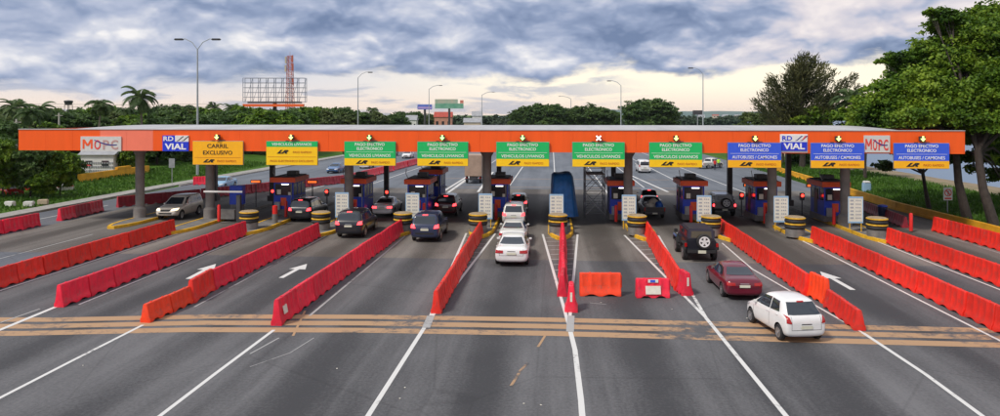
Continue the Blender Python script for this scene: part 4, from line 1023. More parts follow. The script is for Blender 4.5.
SPEC = {
 'hatch': dict(L=3.8, W=.85, wy=(-1.25, 1.22), wr=.30, st=[(-1.90, .42, .70, .73, .64, .50), (-1.88, .30, .84, .90, .76, .58), (-1.80, .24, .95, 1.02, .82, .64), (-1.62, .22, .98, 1.14, .84, .64), (-1.30, .20, .98, 1.50, .85, .60), (-1.15, .20, .98, 1.53, .85, .61), (-.5, .19, .97, 1.57, .855, .62), (.05, .19, .95, 1.54, .855, .62), (.25, .19, .95, 1.48, .855, .62), (1.02, .19, .92, 1.02, .845, .68), (1.15, .20, .89, .97, .84, .66), (1.6, .22, .78, .84, .80, .60), (1.82, .28, .66, .70, .72, .52), (1.9, .36, .58, .60, .60, .45)],
     side=[[(-1.22, 1.06), (-.50, 1.03), (-.50, 1.44), (-1.04, 1.42)], [(-.44, 1.03), (.82, 1.00), (.32, 1.40), (-.42, 1.45)]],
     rear=[(-.67, 1.05), (.67, 1.05), (.55, 1.44), (-.55, 1.44)], front=[(-.66, 1.03), (.66, 1.03), (.52, 1.44), (-.52, 1.44)],
     tail=[(.60, .76), (.78, .78), (.76, 1.04), (.66, .98)], plate=[(-.24, .56), (.24, .56), (.24, .68), (-.24, .68)], head=[(.42, .62), (.78, .68), (.80, .80), (.46, .74)], third=1.46),
 'sedan': dict(L=4.7, W=.90, wy=(-1.42, 1.38), wr=.33, st=[(-2.35, .42, .66, .70, .70, .52), (-2.32, .30, .82, .92, .82, .62), (-2.22, .25, .92, 1.02, .87, .68), (-1.95, .22, .94, 1.06, .895, .70), (-1.62, .20, .93, 1.08, .90, .69), (-1.0, .19, .92, 1.38, .905, .60), (-.75, .19, .92, 1.44, .905, .60), (-.1, .19, .91, 1.48, .905, .61), (.3, .19, .90, 1.44, .905, .61), (1.08, .19, .88, 1.01, .90, .70), (1.3, .20, .85, .95, .895, .68), (1.9, .22, .76, .85, .87, .64), (2.22, .28, .64, .72, .80, .58), (2.35, .36, .58, .62, .66, .5)],
     side=[[(-1.22, 1.02), (-.24, .99), (-.24, 1.36), (-.88, 1.33)], [(-.16, .99), (.84, .98), (.34, 1.33), (-.16, 1.36)]],
     rear=[(-.66, 1.11), (.66, 1.11), (.50, 1.37), (-.50, 1.37)], front=[(-.70, 1.02), (.70, 1.02), (.54, 1.38), (-.54, 1.38)],
     tail=[(.44, .74), (.84, .74), (.82, .90), (.44, .88)], plate=[(-.25, .66), (.25, .66), (.25, .78), (-.25, .78)], head=[(.45, .60), (.82, .64), (.82, .76), (.48, .72)], third=None),
 'suv': dict(L=4.6, W=.93, wy=(-1.38, 1.38), wr=.37, st=[(-2.30, .50, .80, .84, .72, .55), (-2.28, .38, .98, 1.05, .84, .66), (-2.20, .32, 1.08, 1.18, .90, .70), (-2.13, .30, 1.10, 1.30, .92, .75), (-2.02, .28, 1.10, 1.70, .93, .73), (-1.85, .27, 1.10, 1.79, .94, .73), (-.8, .26, 1.09, 1.83, .94, .735), (.0, .26, 1.08, 1.80, .94, .73), (.25, .26, 1.07, 1.73, .94, .72), (1.02, .26, 1.05, 1.17, .93, .74), (1.2, .27, 1.02, 1.12, .93, .73), (1.85, .31, .94, 1.03, .91, .70), (2.18, .38, .80, .88, .84, .62), (2.3, .46, .68, .72, .70, .52)],
     side=[[(-1.88, 1.22), (-1.24, 1.17), (-1.24, 1.66), (-1.78, 1.64)], [(-1.14, 1.17), (-.22, 1.16), (-.22, 1.69), (-1.14, 1.67)], [(-.14, 1.16), (.78, 1.14), (.30, 1.62), (-.14, 1.68)]],
     rear=[(-.70, 1.20), (.70, 1.20), (.62, 1.66), (-.62, 1.66)], front=[(-.72, 1.18), (.72, 1.18), (.56, 1.64), (-.56, 1.64)],
     tail=[(.58, .92), (.90, .94), (.86, 1.16), (.66, 1.12)], plate=[(-.25, .78), (.25, .78), (.25, .90), (-.25, .90)], head=[(.48, .78), (.86, .82), (.86, .96), (.50, .92)], third=1.73),
 'van': dict(L=4.9, W=.93, wy=(-1.4, 1.5), wr=.33, st=[(-2.45, .42, .9, .95, .80, .66), (-2.43, .32, 1.02, 1.3, .88, .74), (-2.36, .27, 1.05, 1.85, .92, .76), (-2.2, .26, 1.06, 1.95, .93, .78), (-1.0, .25, 1.06, 2.0, .935, .78), (1.0, .25, 1.05, 1.98, .935, .77), (1.5, .25, 1.04, 1.88, .93, .74), (2.1, .26, 1.0, 1.25, .92, .76), (2.35, .3, .85, .95, .88, .7), (2.45, .4, .7, .74, .76, .6)],
     side=[[(-2.0, 1.18), (-.9, 1.17), (-.9, 1.7), (-1.95, 1.68)], [(-.8, 1.17), (.3, 1.17), (.3, 1.7), (-.8, 1.7)], [(.4, 1.17), (1.6, 1.15), (1.25, 1.66), (.4, 1.7)]],
     rear=[(-.72, 1.22), (.72, 1.22), (.66, 1.75), (-.66, 1.75)], front=[(-.76, 1.2), (.76, 1.2), (.66, 1.72), (-.66, 1.72)],
     tail=[(.74, .95), (.88, .95), (.86, 1.3), (.76, 1.3)], plate=[(-.25, .7), (.25, .7), (.25, .82), (-.25, .82)], head=[(.5, .7), (.84, .72), (.84, .88), (.52, .86)], third=1.85),
}
PROTO = {}
def make_car(kind, paint, brake=False, lights='head'):
    S = SPEC[kind]; m = CP[paint]; r = empty('car')
    body, bv = make_body('body', S['st'], m, r, S['wy'], S['wr'], S['W'])
    for q in S['side']: patch('side_window', bv, 'side', q, MT['darkglass'], r, mirror=True)
    patch('rear_window', bv, 'rear', S['rear'], MT['darkglass'], r); patch('windscreen', bv, 'front', S['front'], MT['darkglass'], r)
    patch('tail_light', bv, 'rear', S['tail'], MT['tailon'] if brake else MT['tail'], r, mirror=True, off=.02)
    patch('head_light', bv, 'front', S['head'], MT[lights], r, mirror=True, off=.02)
    patch('licence_plate', bv, 'rear', S['plate'], MT['plate'], r, off=.03)
    z0 = S['plate'][0][1]; W_ = S['W']
    if kind in ('suv', 'van'): patch('rear_bumper_trim', bv, 'rear', [(-W_ * .62, z0 - .24), (W_ * .62, z0 - .24), (W_ * .66, z0 - .12), (-W_ * .66, z0 - .12)], MT['black'], r, off=.015)
    hz = S['head'][0][1]; zt_ = S['rear'][0][1] - .03; zl = z0 - .05
    for q in ([(-W_ * .70, zl), (W_ * .70, zl), (W_ * .70, zl + .014), (-W_ * .70, zl + .014)],): patch('tailgate_gap', bv, 'rear', q, MT['black'], r, off=.004)
    patch('tailgate_gap', bv, 'rear', [(W_ * .70, zl), (W_ * .715, zl), (W_ * .70, zt_), (W_ * .685, zt_)], MT['black'], r, off=.004, mirror=True)
    patch('boot_handle', bv, 'rear', [(-.22, z0 + .16), (.22, z0 + .16), (.20, z0 + .19), (-.20, z0 + .19)], MT['black'] if paint in ('white', 'pearl', 'cream') else MT['rim'], r, off=.012)
    patch('grille', bv, 'front', [(-.38, hz - .04), (.38, hz - .04), (.42, hz + .10), (-.42, hz + .10)], MT['black'], r, off=.015)
    patch('lower_grille', bv, 'front', [(-.5, hz - .26), (.5, hz - .26), (.55, hz - .14), (-.55, hz - .14)], MT['black'], r, off=.015)
    if S['third'] and brake: patch('high_brake_light', bv, 'rear', [(-.16, S['third'] - .03), (.16, S['third'] - .03), (.16, S['third'] + .02), (-.16, S['third'] + .02)], MT['tailon'], r, off=.03)
    elif S['third']: patch('high_brake_light', bv, 'rear', [(-.14, S['third'] - .03), (.14, S['third'] - .03), (.14, S['third'] + .01), (-.14, S['third'] + .01)], MT['tail'], r, off=.03)
    for x in (-1, 1):
        for y in S['wy']: wheel(r, x * (S['W'] - .105), y, S['wr'])
        fy = S['side'][-1][1][0] - .12; fz = S['side'][-1][1][1]
        mb = MB(); mb.box((x * (S['W'] + .02), fy, fz + .02), (.17, .10, .12)); mb.build('mirror', m, r, bevel=.03)
    for q in S['side'][:2] if kind != 'suv' else S['side'][1:]:
        yy = q[0][0] + .12; zz = q[0][1] - .12
        for s in (1, -1):
            h, nn, _, _ = bv.ray_cast(Vector((3 * s, yy, zz)), Vector((-s, 0, 0)))
            if h: mb = MB(); mb.box((h.x + s * .012, yy, zz), (.03, .18, .03)); mb.build('door_handle', m, r)
    # dark seams of the boot lid and doors
    mbs = [patch('panel_gap', bv, 'side', [(yy - .008, .42), (yy + .008, .42), (yy + .008, S['side'][-1][0][1] - .03), (yy - .008, S['side'][-1][0][1] - .03)], MT['black'], r, off=.004, n=4, mirror=True) for yy in (S['side'][-1][0][0] - .04, S['side'][-1][1][0] + .1)]
    return r
def car(kind, paint, x, y, rz, name, label, brake=False, group=None, lights='head', cat='car', sc=1.0):
    k = (kind, paint, brake, lights)
    if k in PROTO: r = copy_tree(PROTO[k])
    else: r = make_car(kind, paint, brake, lights); PROTO[k] = r
    r.name = name; r.location = (x, y, 0); r.rotation_euler = (0, 0, rz); r.scale = (sc, sc, sc); tag(r, label, cat, group); return r
def rear_at(px, row, L): p = G(px, row); return p.x, p.y + L / 2     # the car's middle from its rear bumper's ground point
Q = 'cars queueing at the toll lanes'
x, y = rear_at(806, 345, 3.8); car('hatch', 'white', 9.62, 29.95, R(11), 'hatchback', 'white hatchback in the foreground, angled left across the faded stripes').scale = (1.02, .95, 1.05)
x, y = rear_at(742, 301.5, 4.7); car('sedan', 'wine', x + .1, y, R(1), 'sedan', 'wine red sedan between the off-roader and the white hatchback')
x, y = rear_at(511.5, 266.5, 4.7); car('sedan', 'white', x, y, R(0), 'sedan', 'white sedan last in the queue left of the blue tarpaulin', sc=1.11)
x, y = rear_at(511.5, 247, 4.7); car('sedan', 'pearl', x + .05, y, R(0), 'sedan', 'white car with pale roof, second from the back of the centre queue', sc=1.06)
x, y = rear_at(513.5, 227.5, 4.6); car('suv', 'pearl', x, y, R(0), 'hatchback', 'pearl car with lit red lamps, third from the back of the centre queue', brake=True, sc=1.0)
x, y = rear_at(518, 213, 4.6); car('suv', 'cream', x, y, R(0), 'sport_utility_vehicle', 'cream vehicle at the head of the centre queue', brake=True, sc=.9)
x, y = rear_at(425, 242.5, 4.6); car('suv', 'navy', x, y, R(0), 'sport_utility_vehicle', 'dark blue SUV waiting left of the narrow barrier run', brake=True, sc=1.1)
x, y = rear_at(445.5, 217, 4.6); car('suv', 'maroon', x, y, R(0), 'sport_utility_vehicle', 'dark maroon SUV with tall red lamps ahead of the dark blue SUV', brake=True, sc=1.04)
x, y = rear_at(349, 238.5, 4.6); car('suv', 'black', x, y, R(0), 'sport_utility_vehicle', 'black SUV with lit lamps behind the white sedan', brake=True, sc=1.1)
x, y = rear_at(382, 217, 4.7); car('sedan', 'white', x, y, R(0), 'sedan', 'white sedan passing the booth ahead of the black SUV', brake=True, sc=1.05)
x, y = rear_at(300, 222.5, 4.6); car('suv', 'black', x, y, R(-1), 'sport_utility_vehicle', 'black SUV with lit red lamps at the booth second lane from the left', brake=True, sc=1.06)
x, y = rear_at(646, 207, 4.6); car('suv', 'maroon', XY(648, 70), 71, R(0), 'sport_utility_vehicle', 'dark maroon car just ahead of the loaded pickup', brake=True, sc=.9)
p = G(174, 220); car('suv', 'silver', p.x - .5, p.y + 1.9, R(180), 'sport_utility_vehicle', 'champagne silver SUV driving towards the camera between the two left columns', lights='headon', sc=1.06)
p = G(225, 190); car('sedan', 'sky', -39.6, 82, R(183), 'sedan', 'light blue sedan beyond the divider, seen just right of the column under the amber sign')
p = G(334, 173); car('sedan', 'steelblue', p.x, p.y + 1, R(180), 'sedan', 'blue sedan far off on the left carriageway above the divider')
p = G(408, 158); car('sedan', 'white', p.x, p.y, R(180), 'sedan', 'small white car far off between the first two green signs')
p = G(402, 157); car('suv', 'grey', p.x - 3.0, p.y + 4, R(180), 'sport_utility_vehicle', 'dark grey car beside the small white one between the first two green signs')
p = G(373, 168); car('hatch', 'white', p.x - 1, p.y, R(0), 'hatchback', 'small white car below the first green sign, half hidden by the divider', brake=True)
p = G(643, 172); car('van', 'white', p.x, p.y, R(0), 'van', 'white van leaving the plaza on the far road between two green signs', cat='van')
p = G(8, 197); car('hatch', 'red', p.x, p.y, R(60), 'hatchback', 'red car parked under the bushes at the left edge')
p = G(21, 196); car('sedan', 'red', p.x, p.y + 2, R(70), 'sedan', 'second red car parked deeper under the bushes at the left', )
p = G(58, 192); car('sedan', 'pearl', p.x, p.y, R(55), 'sedan', 'pale car parked behind the bush left of the yellow wall')

def boxy_offroader(paint, top, name, brake=False):
    r = empty(name); m = CP[paint]
    mb = MB(); mb.box((0, -.35, .90), (1.56, 3.1, .62)); mb.build('body', m, r, bevel=.05)
    mb = MB(); mb.box((0, 1.5, .88), (1.1, .95, .46)); mb.build('bonnet', m, r, bevel=.06)
    mb = MB(); mb.box((0, 2.0, .86), (1.25, .1, .5)); mb.build('grille', m, r, bevel=.03)
    for sx in (-1, 1):
        mb = MB(); mb.add([], []); 
        for wy in (1.22, -1.25):
            mb.box((sx * .80, wy, .96), (.30, .95, .07)); mb.box((sx * .80, wy - .52, .80), (.30, .07, .34), rx=R(-18)); mb.box((sx * .80, wy + .52, .80), (.30, .07, .34), rx=R(18))
        mb.build('fender_flare', MT['black'], r, bevel=.02)
        mb = MB(); mb.box((sx * .60, 2.06, .88), (.2, .04, .2)); mb.build('head_light', MT['head'], r)
        mb = MB(); mb.box((sx * .84, -1.92, .92), (.14, .06, .22)); mb.build('tail_light', MT['tailon'] if brake else MT['tail'], r, bevel=.02)
        mb = MB(); mb.box((sx * .95, .72, 1.32), (.2, .08, .2)); mb.build('mirror', MT['black'], r, bevel=.02)
        for wy in (-1.25, 1.22): wheel(r, sx * .78, wy, .40, .26)
        mb = MB(); mb.box((sx * .73, -1.25, 1.50), (.03, .9, .34)); mb.box((sx * .73, .1, 1.50), (.03, 1.1, .36)); mb.build('side_window', MT['darkglass'], r)
        mb = MB(); mb.box((sx * .79, -.1, .55), (.12, 1.5, .06)); mb.build('side_step', MT['black'], r)
    mb = MB()
    vs = [(-.76, -1.88, 1.2), (.76, -1.88, 1.2), (.76, .75, 1.2), (-.76, .75, 1.2), (-.68, -1.78, 1.78), (.68, -1.78, 1.78), (.68, .45, 1.80), (-.68, .45, 1.80)]
    mb.add(vs, [(0, 1, 2, 3), (4, 7, 6, 5), (0, 4, 5, 1), (1, 5, 6, 2), (2, 6, 7, 3), (3, 7, 4, 0)]); mb.build('hard_top', top, r, bevel=.06)
    mb = MB(); mb.add([(-.56, -1.885, 1.30), (.56, -1.885, 1.30), (.52, -1.83, 1.66), (-.52, -1.83, 1.66)], [(0, 1, 2, 3)]); mb.build('rear_window', mat('tinted_rear_glass', (.06, .045, .02), .08, coat=.5), r)
    mb = MB(); mb.add([(-.60, .745, 1.26), (.60, .745, 1.26), (.56, .56, 1.70), (-.56, .56, 1.70)], [(0, 3, 2, 1)]); mb.build('windscreen', MT['darkglass'], r)
    mb = MB(); mb.box((0, -2.02, .58), (1.55, .18, .18)); mb.box((0, 2.16, .58), (1.55, .18, .18)); mb.build('bumper', MT['black'], r, bevel=.03)
    mb = MB(); mb.box((.0, -2.12, .58), (.42, .02, .16)); mb.build('licence_plate', MT['plate'], r)
    mb = MB(); mb.lathe([(.22, -.12), (.37, -.12), (.40, -.08), (.40, .08), (.37, .12), (.22, .12)], n=26); mb.v = [(a, c, b) for a, b, c in mb.v]; t = mb.build('spare_wheel', MT['black'], r, loc=(.12, -2.02, 1.12))
    mb = MB(); mb.lathe([(0, .0), (.07, .01), (.07, .0)], n=16)
    for k in range(5):
        a = 2 * math.pi * k / 5 + .3; q = Vector((math.cos(a), math.sin(a), 0)); p = Vector((-q.y, q.x, 0)) * .055
        mb.add([q * .03 + p, q * .03 - p, q * .25 - p * 1.15, q * .25 + p * 1.15], [(0, 1, 2, 3)])
    mb.lathe([(.22, .0), (.27, .012), (.29, 0)], n=26)
    mb.v = [(a, -.135 - c, b) for a, b, c in mb.v]; mb.build('rim', mat('pale_rim', (.72, .72, .72), .4), t)
    return r
r = boxy_offroader('black', mat('purple_black_top', (.022, .018, .035), .45, coat=.3), 'off_roader'); p = G(702, 262.5); r.location = (p.x, p.y + 2.1, 0); r.scale = (1.12, 1.02, 1.12)
tag(r, 'black boxy off-roader with pale spare wheel queueing ahead of the wine red sedan', 'car')
for sx in (-1, 1):
    mb = MB(); mb.box((sx * .93, 1.2, .98), (.10, .9, .12)); mb.build('blue_fender', CP['steelblue'], r, bevel=.03)
r = boxy_offroader('grey', CP['grey'], 'off_roader', True); p = G(725, 217); r.location = (p.x, p.y + 2.1, 0); r.scale = (1.1, 1.0, 1.08)
tag(r, 'grey off-roader with a spare wheel at the booth under the blue sign', 'car')

def pickup(paint, name, load):
    r = empty(name); m = CP[paint]
    st = [(-.65, .42, .95, .99, .84, .68), (-.62, .34, 1.02, 1.2, .88, .68), (-.5, .32, 1.04, 1.6, .90, .64), (-.3, .31, 1.04, 1.68, .905, .65), (.5, .31, 1.04, 1.70, .905, .65), (.85, .31, 1.03, 1.6, .90, .65), (1.4, .32, 1.0, 1.13, .90, .72), (1.6, .33, .98, 1.08, .90, .70), (2.3, .38, .9, .98, .88, .66), (2.58, .44, .8, .86, .80, .6), (2.65, .5, .7, .74, .7, .52)]
    body, bv = make_body('cab', st, m, r, (1.7,), .37, .90)
    for q in ([(-.42, 1.12), (.2, 1.12), (.2, 1.55), (-.34, 1.53)], [(.28, 1.12), (1.1, 1.1), (.75, 1.5), (.28, 1.55)]): patch('side_window', bv, 'side', q, MT['darkglass'], r, mirror=True)
    patch('rear_window', bv, 'rear', [(-.62, 1.15), (.62, 1.15), (.54, 1.55), (-.54, 1.55)], MT['darkglass'], r); patch('windscreen', bv, 'front', [(-.68, 1.12), (.68, 1.12), (.56, 1.56), (-.56, 1.56)], MT['darkglass'], r)
    patch('head_light', bv, 'front', [(.48, .72), (.84, .74), (.84, .88), (.5, .86)], MT['head'], r, mirror=True)
    mb = MB()
    for sx in (-1, 1): mb.box((sx * .86, -1.67, .78), (.07, 1.96, .50))
    mb.box((0, -2.64, .78), (1.79, .06, .50)); mb.box((0, -1.67, .52), (1.64, 1.9, .06)); mb.build('bed', m, r, bevel=.02)
    mb = MB(); mb.box((0, -2.74, .52), (1.7, .16, .16)); mb.build('rear_bumper', MT['dgrey'], r, bevel=.03)
    mb = MB(); mb.box((0, -2.84, .52), (.42, .02, .12)); mb.build('licence_plate', MT['plate'], r)
    for sx in (-1, 1):
        mb = MB(); mb.box((sx * .84, -2.68, .84), (.1, .04, .3)); mb.build('tail_light', MT['tail'], r)
        wheel(r, sx * .80, 1.7, .37, .24); wheel(r, sx * .78, -1.6, .37, .24)
    return r
r = pickup('black', 'pickup_truck', True); p = G(655, 219.5); r.location = (p.x, p.y + 2.8, 0); tag(r, 'black pickup loaded with pale sacks at the booth right of the scaffold', 'pickup truck')
def sack(c, s, m, lab, nm='sack'):
    bm = bmesh.new(); bmesh.ops.create_icosphere(bm, subdivisions=3, radius=1)
    for v in bm.verts:
        f = 1 + .12 * math.sin(v.co.x * 5 + s[0] * 9) * math.cos(v.co.z * 4 + v.co.y * 3); v.co = Vector((v.co.x * s[0], v.co.y * s[1], v.co.z * s[2])) * f
    me = bpy.data.meshes.new(nm); bm.to_mesh(me); bm.free(); me.materials.append(m); me.shade_smooth(); o = link(nm, me, None, c); tag(o, lab, 'sack'); return o
q = r.location
sack((q.x - .35, q.y - 1.9, 1.0), (.42, .5, .40), MT['cargo'], 'pale sack at the left of the black pickup\'s bed')
sack((q.x + .1, q.y - 1.2, 1.2), (.5, .45, .42), MT['cargo'], 'larger pale sack behind the other load in the black pickup\'s bed')
sack((q.x + .48, q.y - 1.9, 1.05), (.32, .45, .45), MT['cargoB'], 'blue sack at the right of the black pickup\'s bed')
r = pickup('pearl', 'pickup_truck', False); p = G(710, 168); r.location = (p.x, p.y, 0); r.rotation_euler = (0, 0, R(-50)); tag(r, 'white pickup stopped on the far road beyond the last green sign', 'pickup truck')

def box_truck():
    y = 92; x = XY(477.5, y) - .35; r = empty('box_truck', (x, y, 0))
    mb = MB(); mb.box((0, 0, 2.3), (2.2, 4.2, 2.7)); mb.build('cargo_box', MT['tan'], r, bevel=.03)
    mb = MB(); mb.box((0, 3.0, 1.5), (2.0, 1.6, 1.9)); mb.build('cab', CP['white'], r, bevel=.15)
    mb = MB(); mb.box((0, 0.5, .72), (.9, 6, .25)); mb.box((0, -2.15, .6), (2.1, .1, .14)); mb.build('chassis', MT['dgrey'], r)
    for sx in (-1, 1):
        for yy in (-1.2, 2.9): wheel(r, sx * .9, yy, .45, .28)
        mb = MB(); mb.box((sx * .9, -2.2, .75), (.2, .04, .12)); mb.build('tail_light', MT['tail'], r)
    tag(r, 'tan box truck leaving, half hidden by the middle canopy column', 'truck')
box_truck()

def person(loc, rz, shirt, lab, pose=0):
    r = empty('person', loc, rz)
    bm = bmesh.new(); L = bm.verts.layers.skin.verify() if False else None; bm.free()
    J = {'pel': (0, 0, .95), 'che': (0, .0, 1.30), 'nk': (0, 0, 1.50), 'hd': (0, .02, 1.64), 'tp': (0, .02, 1.74)}
    vs = [J['pel'], J['che'], J['nk'], J['hd'], J['tp']]; rad = [.15, .17, .06, .095, .07]; ed = [(0, 1), (1, 2), (2, 3), (3, 4)]
    for s in (-1, 1):
        b = len(vs); vs += [(s * .19, 0, 1.42), (s * .26, .03, 1.15), (s * .25, .18, .98 + pose * .1)]; rad += [.07, .05, .035]; ed += [(1, b), (b, b + 1), (b + 1, b + 2)]
        b = len(vs); vs += [(s * .10, 0, .88), (s * .12, .03 * s, .48), (s * .13, .0, .08), (s * .13, .14, .05)]; rad += [.11, .075, .05, .045]; ed += [(0, b), (b, b + 1), (b + 1, b + 2), (b + 2, b + 3)]
    me = bpy.data.meshes.new('body'); me.from_pydata(vs, ed, []); o = bpy.data.objects.new('body', me); col.objects.link(o)
    sk = o.modifiers.new('k', 'SKIN'); 
    for i, d in enumerate(me.skin_vertices[0].data): d.radius = (rad[i], rad[i]); d.use_root = (i == 0)
    ss = o.modifiers.new('s', 'SUBSURF'); ss.levels = 1; ss.render_levels = 1
    bpy.context.view_layer.update(); me2 = bpy.data.meshes.new_from_object(o.evaluated_get(bpy.context.evaluated_depsgraph_get())); bpy.data.objects.remove(o)
    for m in (MT['skin'], shirt, MT['jeans']): me2.materials.append(m)
    for p in me2.polygons:
        z = p.center.z; x = abs(p.center.x); p.material_index = 2 if z < .93 and x < .22 else (1 if z < 1.47 and not (z < 1.12 and x > .2) else 0); p.use_smooth = True
    link('body', me2, r); tag(r, lab, 'person'); return r
p = G(718.5, 168.5); person((p.x, p.y, 0), R(160), MT['neon'], 'person in a neon yellow-green vest standing beside the white pickup')
p = G(713.5, 169.5); person((p.x, p.y - 1.0, 0), R(200), MT['shirt'], 'person in a red shirt standing beside the white pickup')

def haze():
    mb = MB(); mb.box((0, 2130, 16), (8200, 5060, 46)); m = bpy.data.materials.new('haze_air'); m.use_nodes = True; nt = m.node_tree; nt.nodes.remove(nt.nodes['Principled BSDF'])
    v = nt.nodes.new('ShaderNodeVolumePrincipled'); v.inputs['Color'].default_value = (.82, .88, .96, 1); v.inputs['Density'].default_value = .00005; v.inputs['Anisotropy'].default_value = .2
    nt.links.new(v.outputs[0], nt.nodes['Material Output'].inputs['Volume']); struct(mb.build('haze', m), 'stuff')
haze()

# ------------------------------------------------------------------ vegetation
def quads(name, C, U, V, m, parent, bend=True):
    """leaf faces: centres C, half-axes U and V"""
    n = len(C); A = np.empty((n, 4, 3)); A[:, 0] = C - U - V; A[:, 1] = C + U - V * .6; A[:, 2] = C + U * .9 + V; A[:, 3] = C - U * .7 + V
    me = bpy.data.meshes.new(name); me.vertices.add(n * 4); me.vertices.foreach_set('co', A.ravel()); me.loops.add(n * 4); me.loops.foreach_set('vertex_index', np.arange(n * 4, dtype=np.int32))
    me.polygons.add(n); me.polygons.foreach_set('loop_start', np.arange(0, n * 4, 4, dtype=np.int32)); me.polygons.foreach_set('loop_total', np.full(n, 4, dtype=np.int32))
    me.materials.append(m); me.update(calc_edges=True); return link(name, me, parent)
def unit(n): v = rng.normal(size=(n, 3)); return v / np.linalg.norm(v, axis=1, keepdims=True)
def clump_leaves(blobs, per, size, flat=.75):
    """blobs: (x,y,z,r). Each crown lobe carries many small twig clumps near its surface; each clump is a puff of leaves."""
    Cs, Us, Vs = [], [], []
    for (x, y, z, r) in blobs:
        k = max(6, int(per * r * r / 9)); d = unit(k); d[:, 2] = np.where(d[:, 2] < -.35, -d[:, 2] * .6, d[:, 2])
        rr = r * (rng.uniform(.45, 1.0, (k, 1)) ** .5) * (1 + .18 * rng.normal(size=(k, 1)))
        c = np.array([x, y, z]) + d * rr * np.array([1, 1, flat]); cr = r * .20 + .16
        m = 26; off = unit(k * m) * (rng.uniform(0, 1, (k * m, 1)) ** .6) * np.array([cr * 1.25, cr * 1.25, cr * .6])
        C = np.repeat(c, m, 0) + off
        nrm = unit(k * m) * .75 + np.repeat(d, m, 0) * .35 + np.array([0, 0, .65]); nrm /= np.linalg.norm(nrm, axis=1, keepdims=True)
        t = np.cross(nrm, unit(k * m)); t /= np.linalg.norm(t, axis=1, keepdims=True) + 1e-9; b = np.cross(nrm, t)
        s = size * rng.uniform(.6, 1.35, (k * m, 1)); Cs.append(C); Us.append(t * s); Vs.append(b * s * .55)
    return np.concatenate(Cs), np.concatenate(Us), np.concatenate(Vs)
def limbs(base, blobs, r0, lean=(0, 0), fork=.35):
    mb = MB(); base = Vector(base); zs = sorted(b[2] for b in blobs)[len(blobs) // 3:]; cx = sum(b[0] for b in blobs) / len(blobs); cy = sum(b[1] for b in blobs) / len(blobs)
    top = Vector((base.x + (cx - base.x) * .25 + lean[0], base.y + (cy - base.y) * .25 + lean[1], base.z + (min(zs) - base.z) * .7 + .4))
    mid = base.lerp(top, .5) + Vector((random.uniform(-.2, .2), random.uniform(-.2, .2), 0))
    mb.tube([base - Vector((0, 0, .3)), base + Vector((0, 0, .25)), mid, top], [r0 * 1.5, r0 * 1.1, r0 * .85, r0 * .72], 10)
    for b in blobs:
        e = Vector(b[:3]); m1 = top.lerp(e, .45) + Vector((random.uniform(-.4, .4), random.uniform(-.4, .4), (e - top).length * .10))
        q = min(r0 * .5, b[3] * .10 + .04); mb.tube([top - Vector((0, 0, .2)), m1, e], [q, q * .7, q * .25], 6)
        for _ in range(3):
            f = e + Vector(unit(1)[0]) * b[3] * .5; mb.tube([m1.lerp(e, .5), f], [q * .35, q * .08], 4, cap=False)
    return mb
def tree(name, base, blobs, m, per, size, r0, label=None, cat='tree', group=None, flat=.75, lean=(0, 0)):
    bx, by, bz = base; r = empty(name, base); loc = [(x - bx, y - by, z - bz, q) for x, y, z, q in blobs]
    limbs((0, 0, 0), loc, r0, lean).build('trunk', MT['bark'], r); C, U, V = clump_leaves(loc, per, size, flat); quads('crown', C, U, V, m, r)
    if label: tag(r, label, cat, group)
    return r
def PB(px, row, rp, D): p = P(px, row, D); return (p.x, p.y, p.z, rp / F * D)
# big trees at the right, rooted just beyond the yellow wall
base = G(967, 221); tree('shade_tree', base, [PB(*b) for b in ((955, 68, 30, 61), (925, 92, 30, 60), (905, 76, 18, 63), (893, 105, 24, 61), (945, 115, 30, 59), (929, 52, 18, 62), (885, 88, 13, 62), (912, 120, 22, 58), (878, 118, 16, 66), (975, 100, 28, 58), (884, 62, 6, 62), (960, 138, 16, 60), (900, 60, 12, 62), (866, 104, 13, 63), (872, 122, 20, 63), (915, 66, 20, 63), (950, 90, 34, 64), (900, 118, 26, 61), (972, 72, 30, 63), (868, 132, 14, 63), (952, 158, 12, 61), (940, 146, 14, 62), (960, 120, 22, 60), (935, 108, 24, 59), (975, 140, 16, 60))], MT['leafA'], 400, .135, .36, 'huge bright green shade tree whose crown rises over the right end of the canopy', 'tree')
base = G(994, 228); tree('shade_tree', base, [PB(*b) for b in ((990, 42, 32, 60), (1012, 85, 38, 58), (948, 20, 14, 61), (970, 24, 16, 62), (985, 14, 14, 62), (1030, 40, 40, 60), (932, 14, 7, 61), (992, 125, 26, 57), (1040, 120, 42, 58), (1060, 70, 50, 62), (960, 42, 22, 62), (1005, 20, 22, 63), (990, 65, 30, 64), (1010, 110, 34, 62), (940, 30, 12, 62), (985, 158, 13, 60), (1003, 178, 12, 60), (975, 170, 8, 61), (1015, 200, 10, 60), (972, 158, 11, 61), (1000, 145, 20, 61), (1012, 162, 16, 60), (960, 30, 16, 62))], MT['leafA'], 400, .135, .38, 'tallest shade tree at the right edge with a leaning curved trunk', 'tree', lean=(-1.2, 0))
base = G(929, 211); tree('shade_tree', base, [PB(*b) for b in ((930, 132, 22, 68), (900, 130, 20, 72), (915, 160, 12, 68), (887, 168, 11, 70), (945, 160, 14, 68), (868, 125, 14, 74), (890, 150, 10, 70))], MT['leafB'], 200, .18, .20, 'slim dark tree behind the last blue sign with low hanging leaves')
base = G(1003, 205); tree('shade_tree', base, [PB(*b) for b in ((1000, 150, 16, 70), (1020, 135, 28, 70), (1012, 175, 14, 66), (996, 172, 7, 66), (1040, 150, 30, 72))], MT['leafB'], 200, .18, .22, 'low dark tree at the right edge behind the leaning trunk')
k = 0
for (px, row, D, h, spread, mm, lab) in ((871, 190, None, 0, 0, 'leafB', ''),): pass
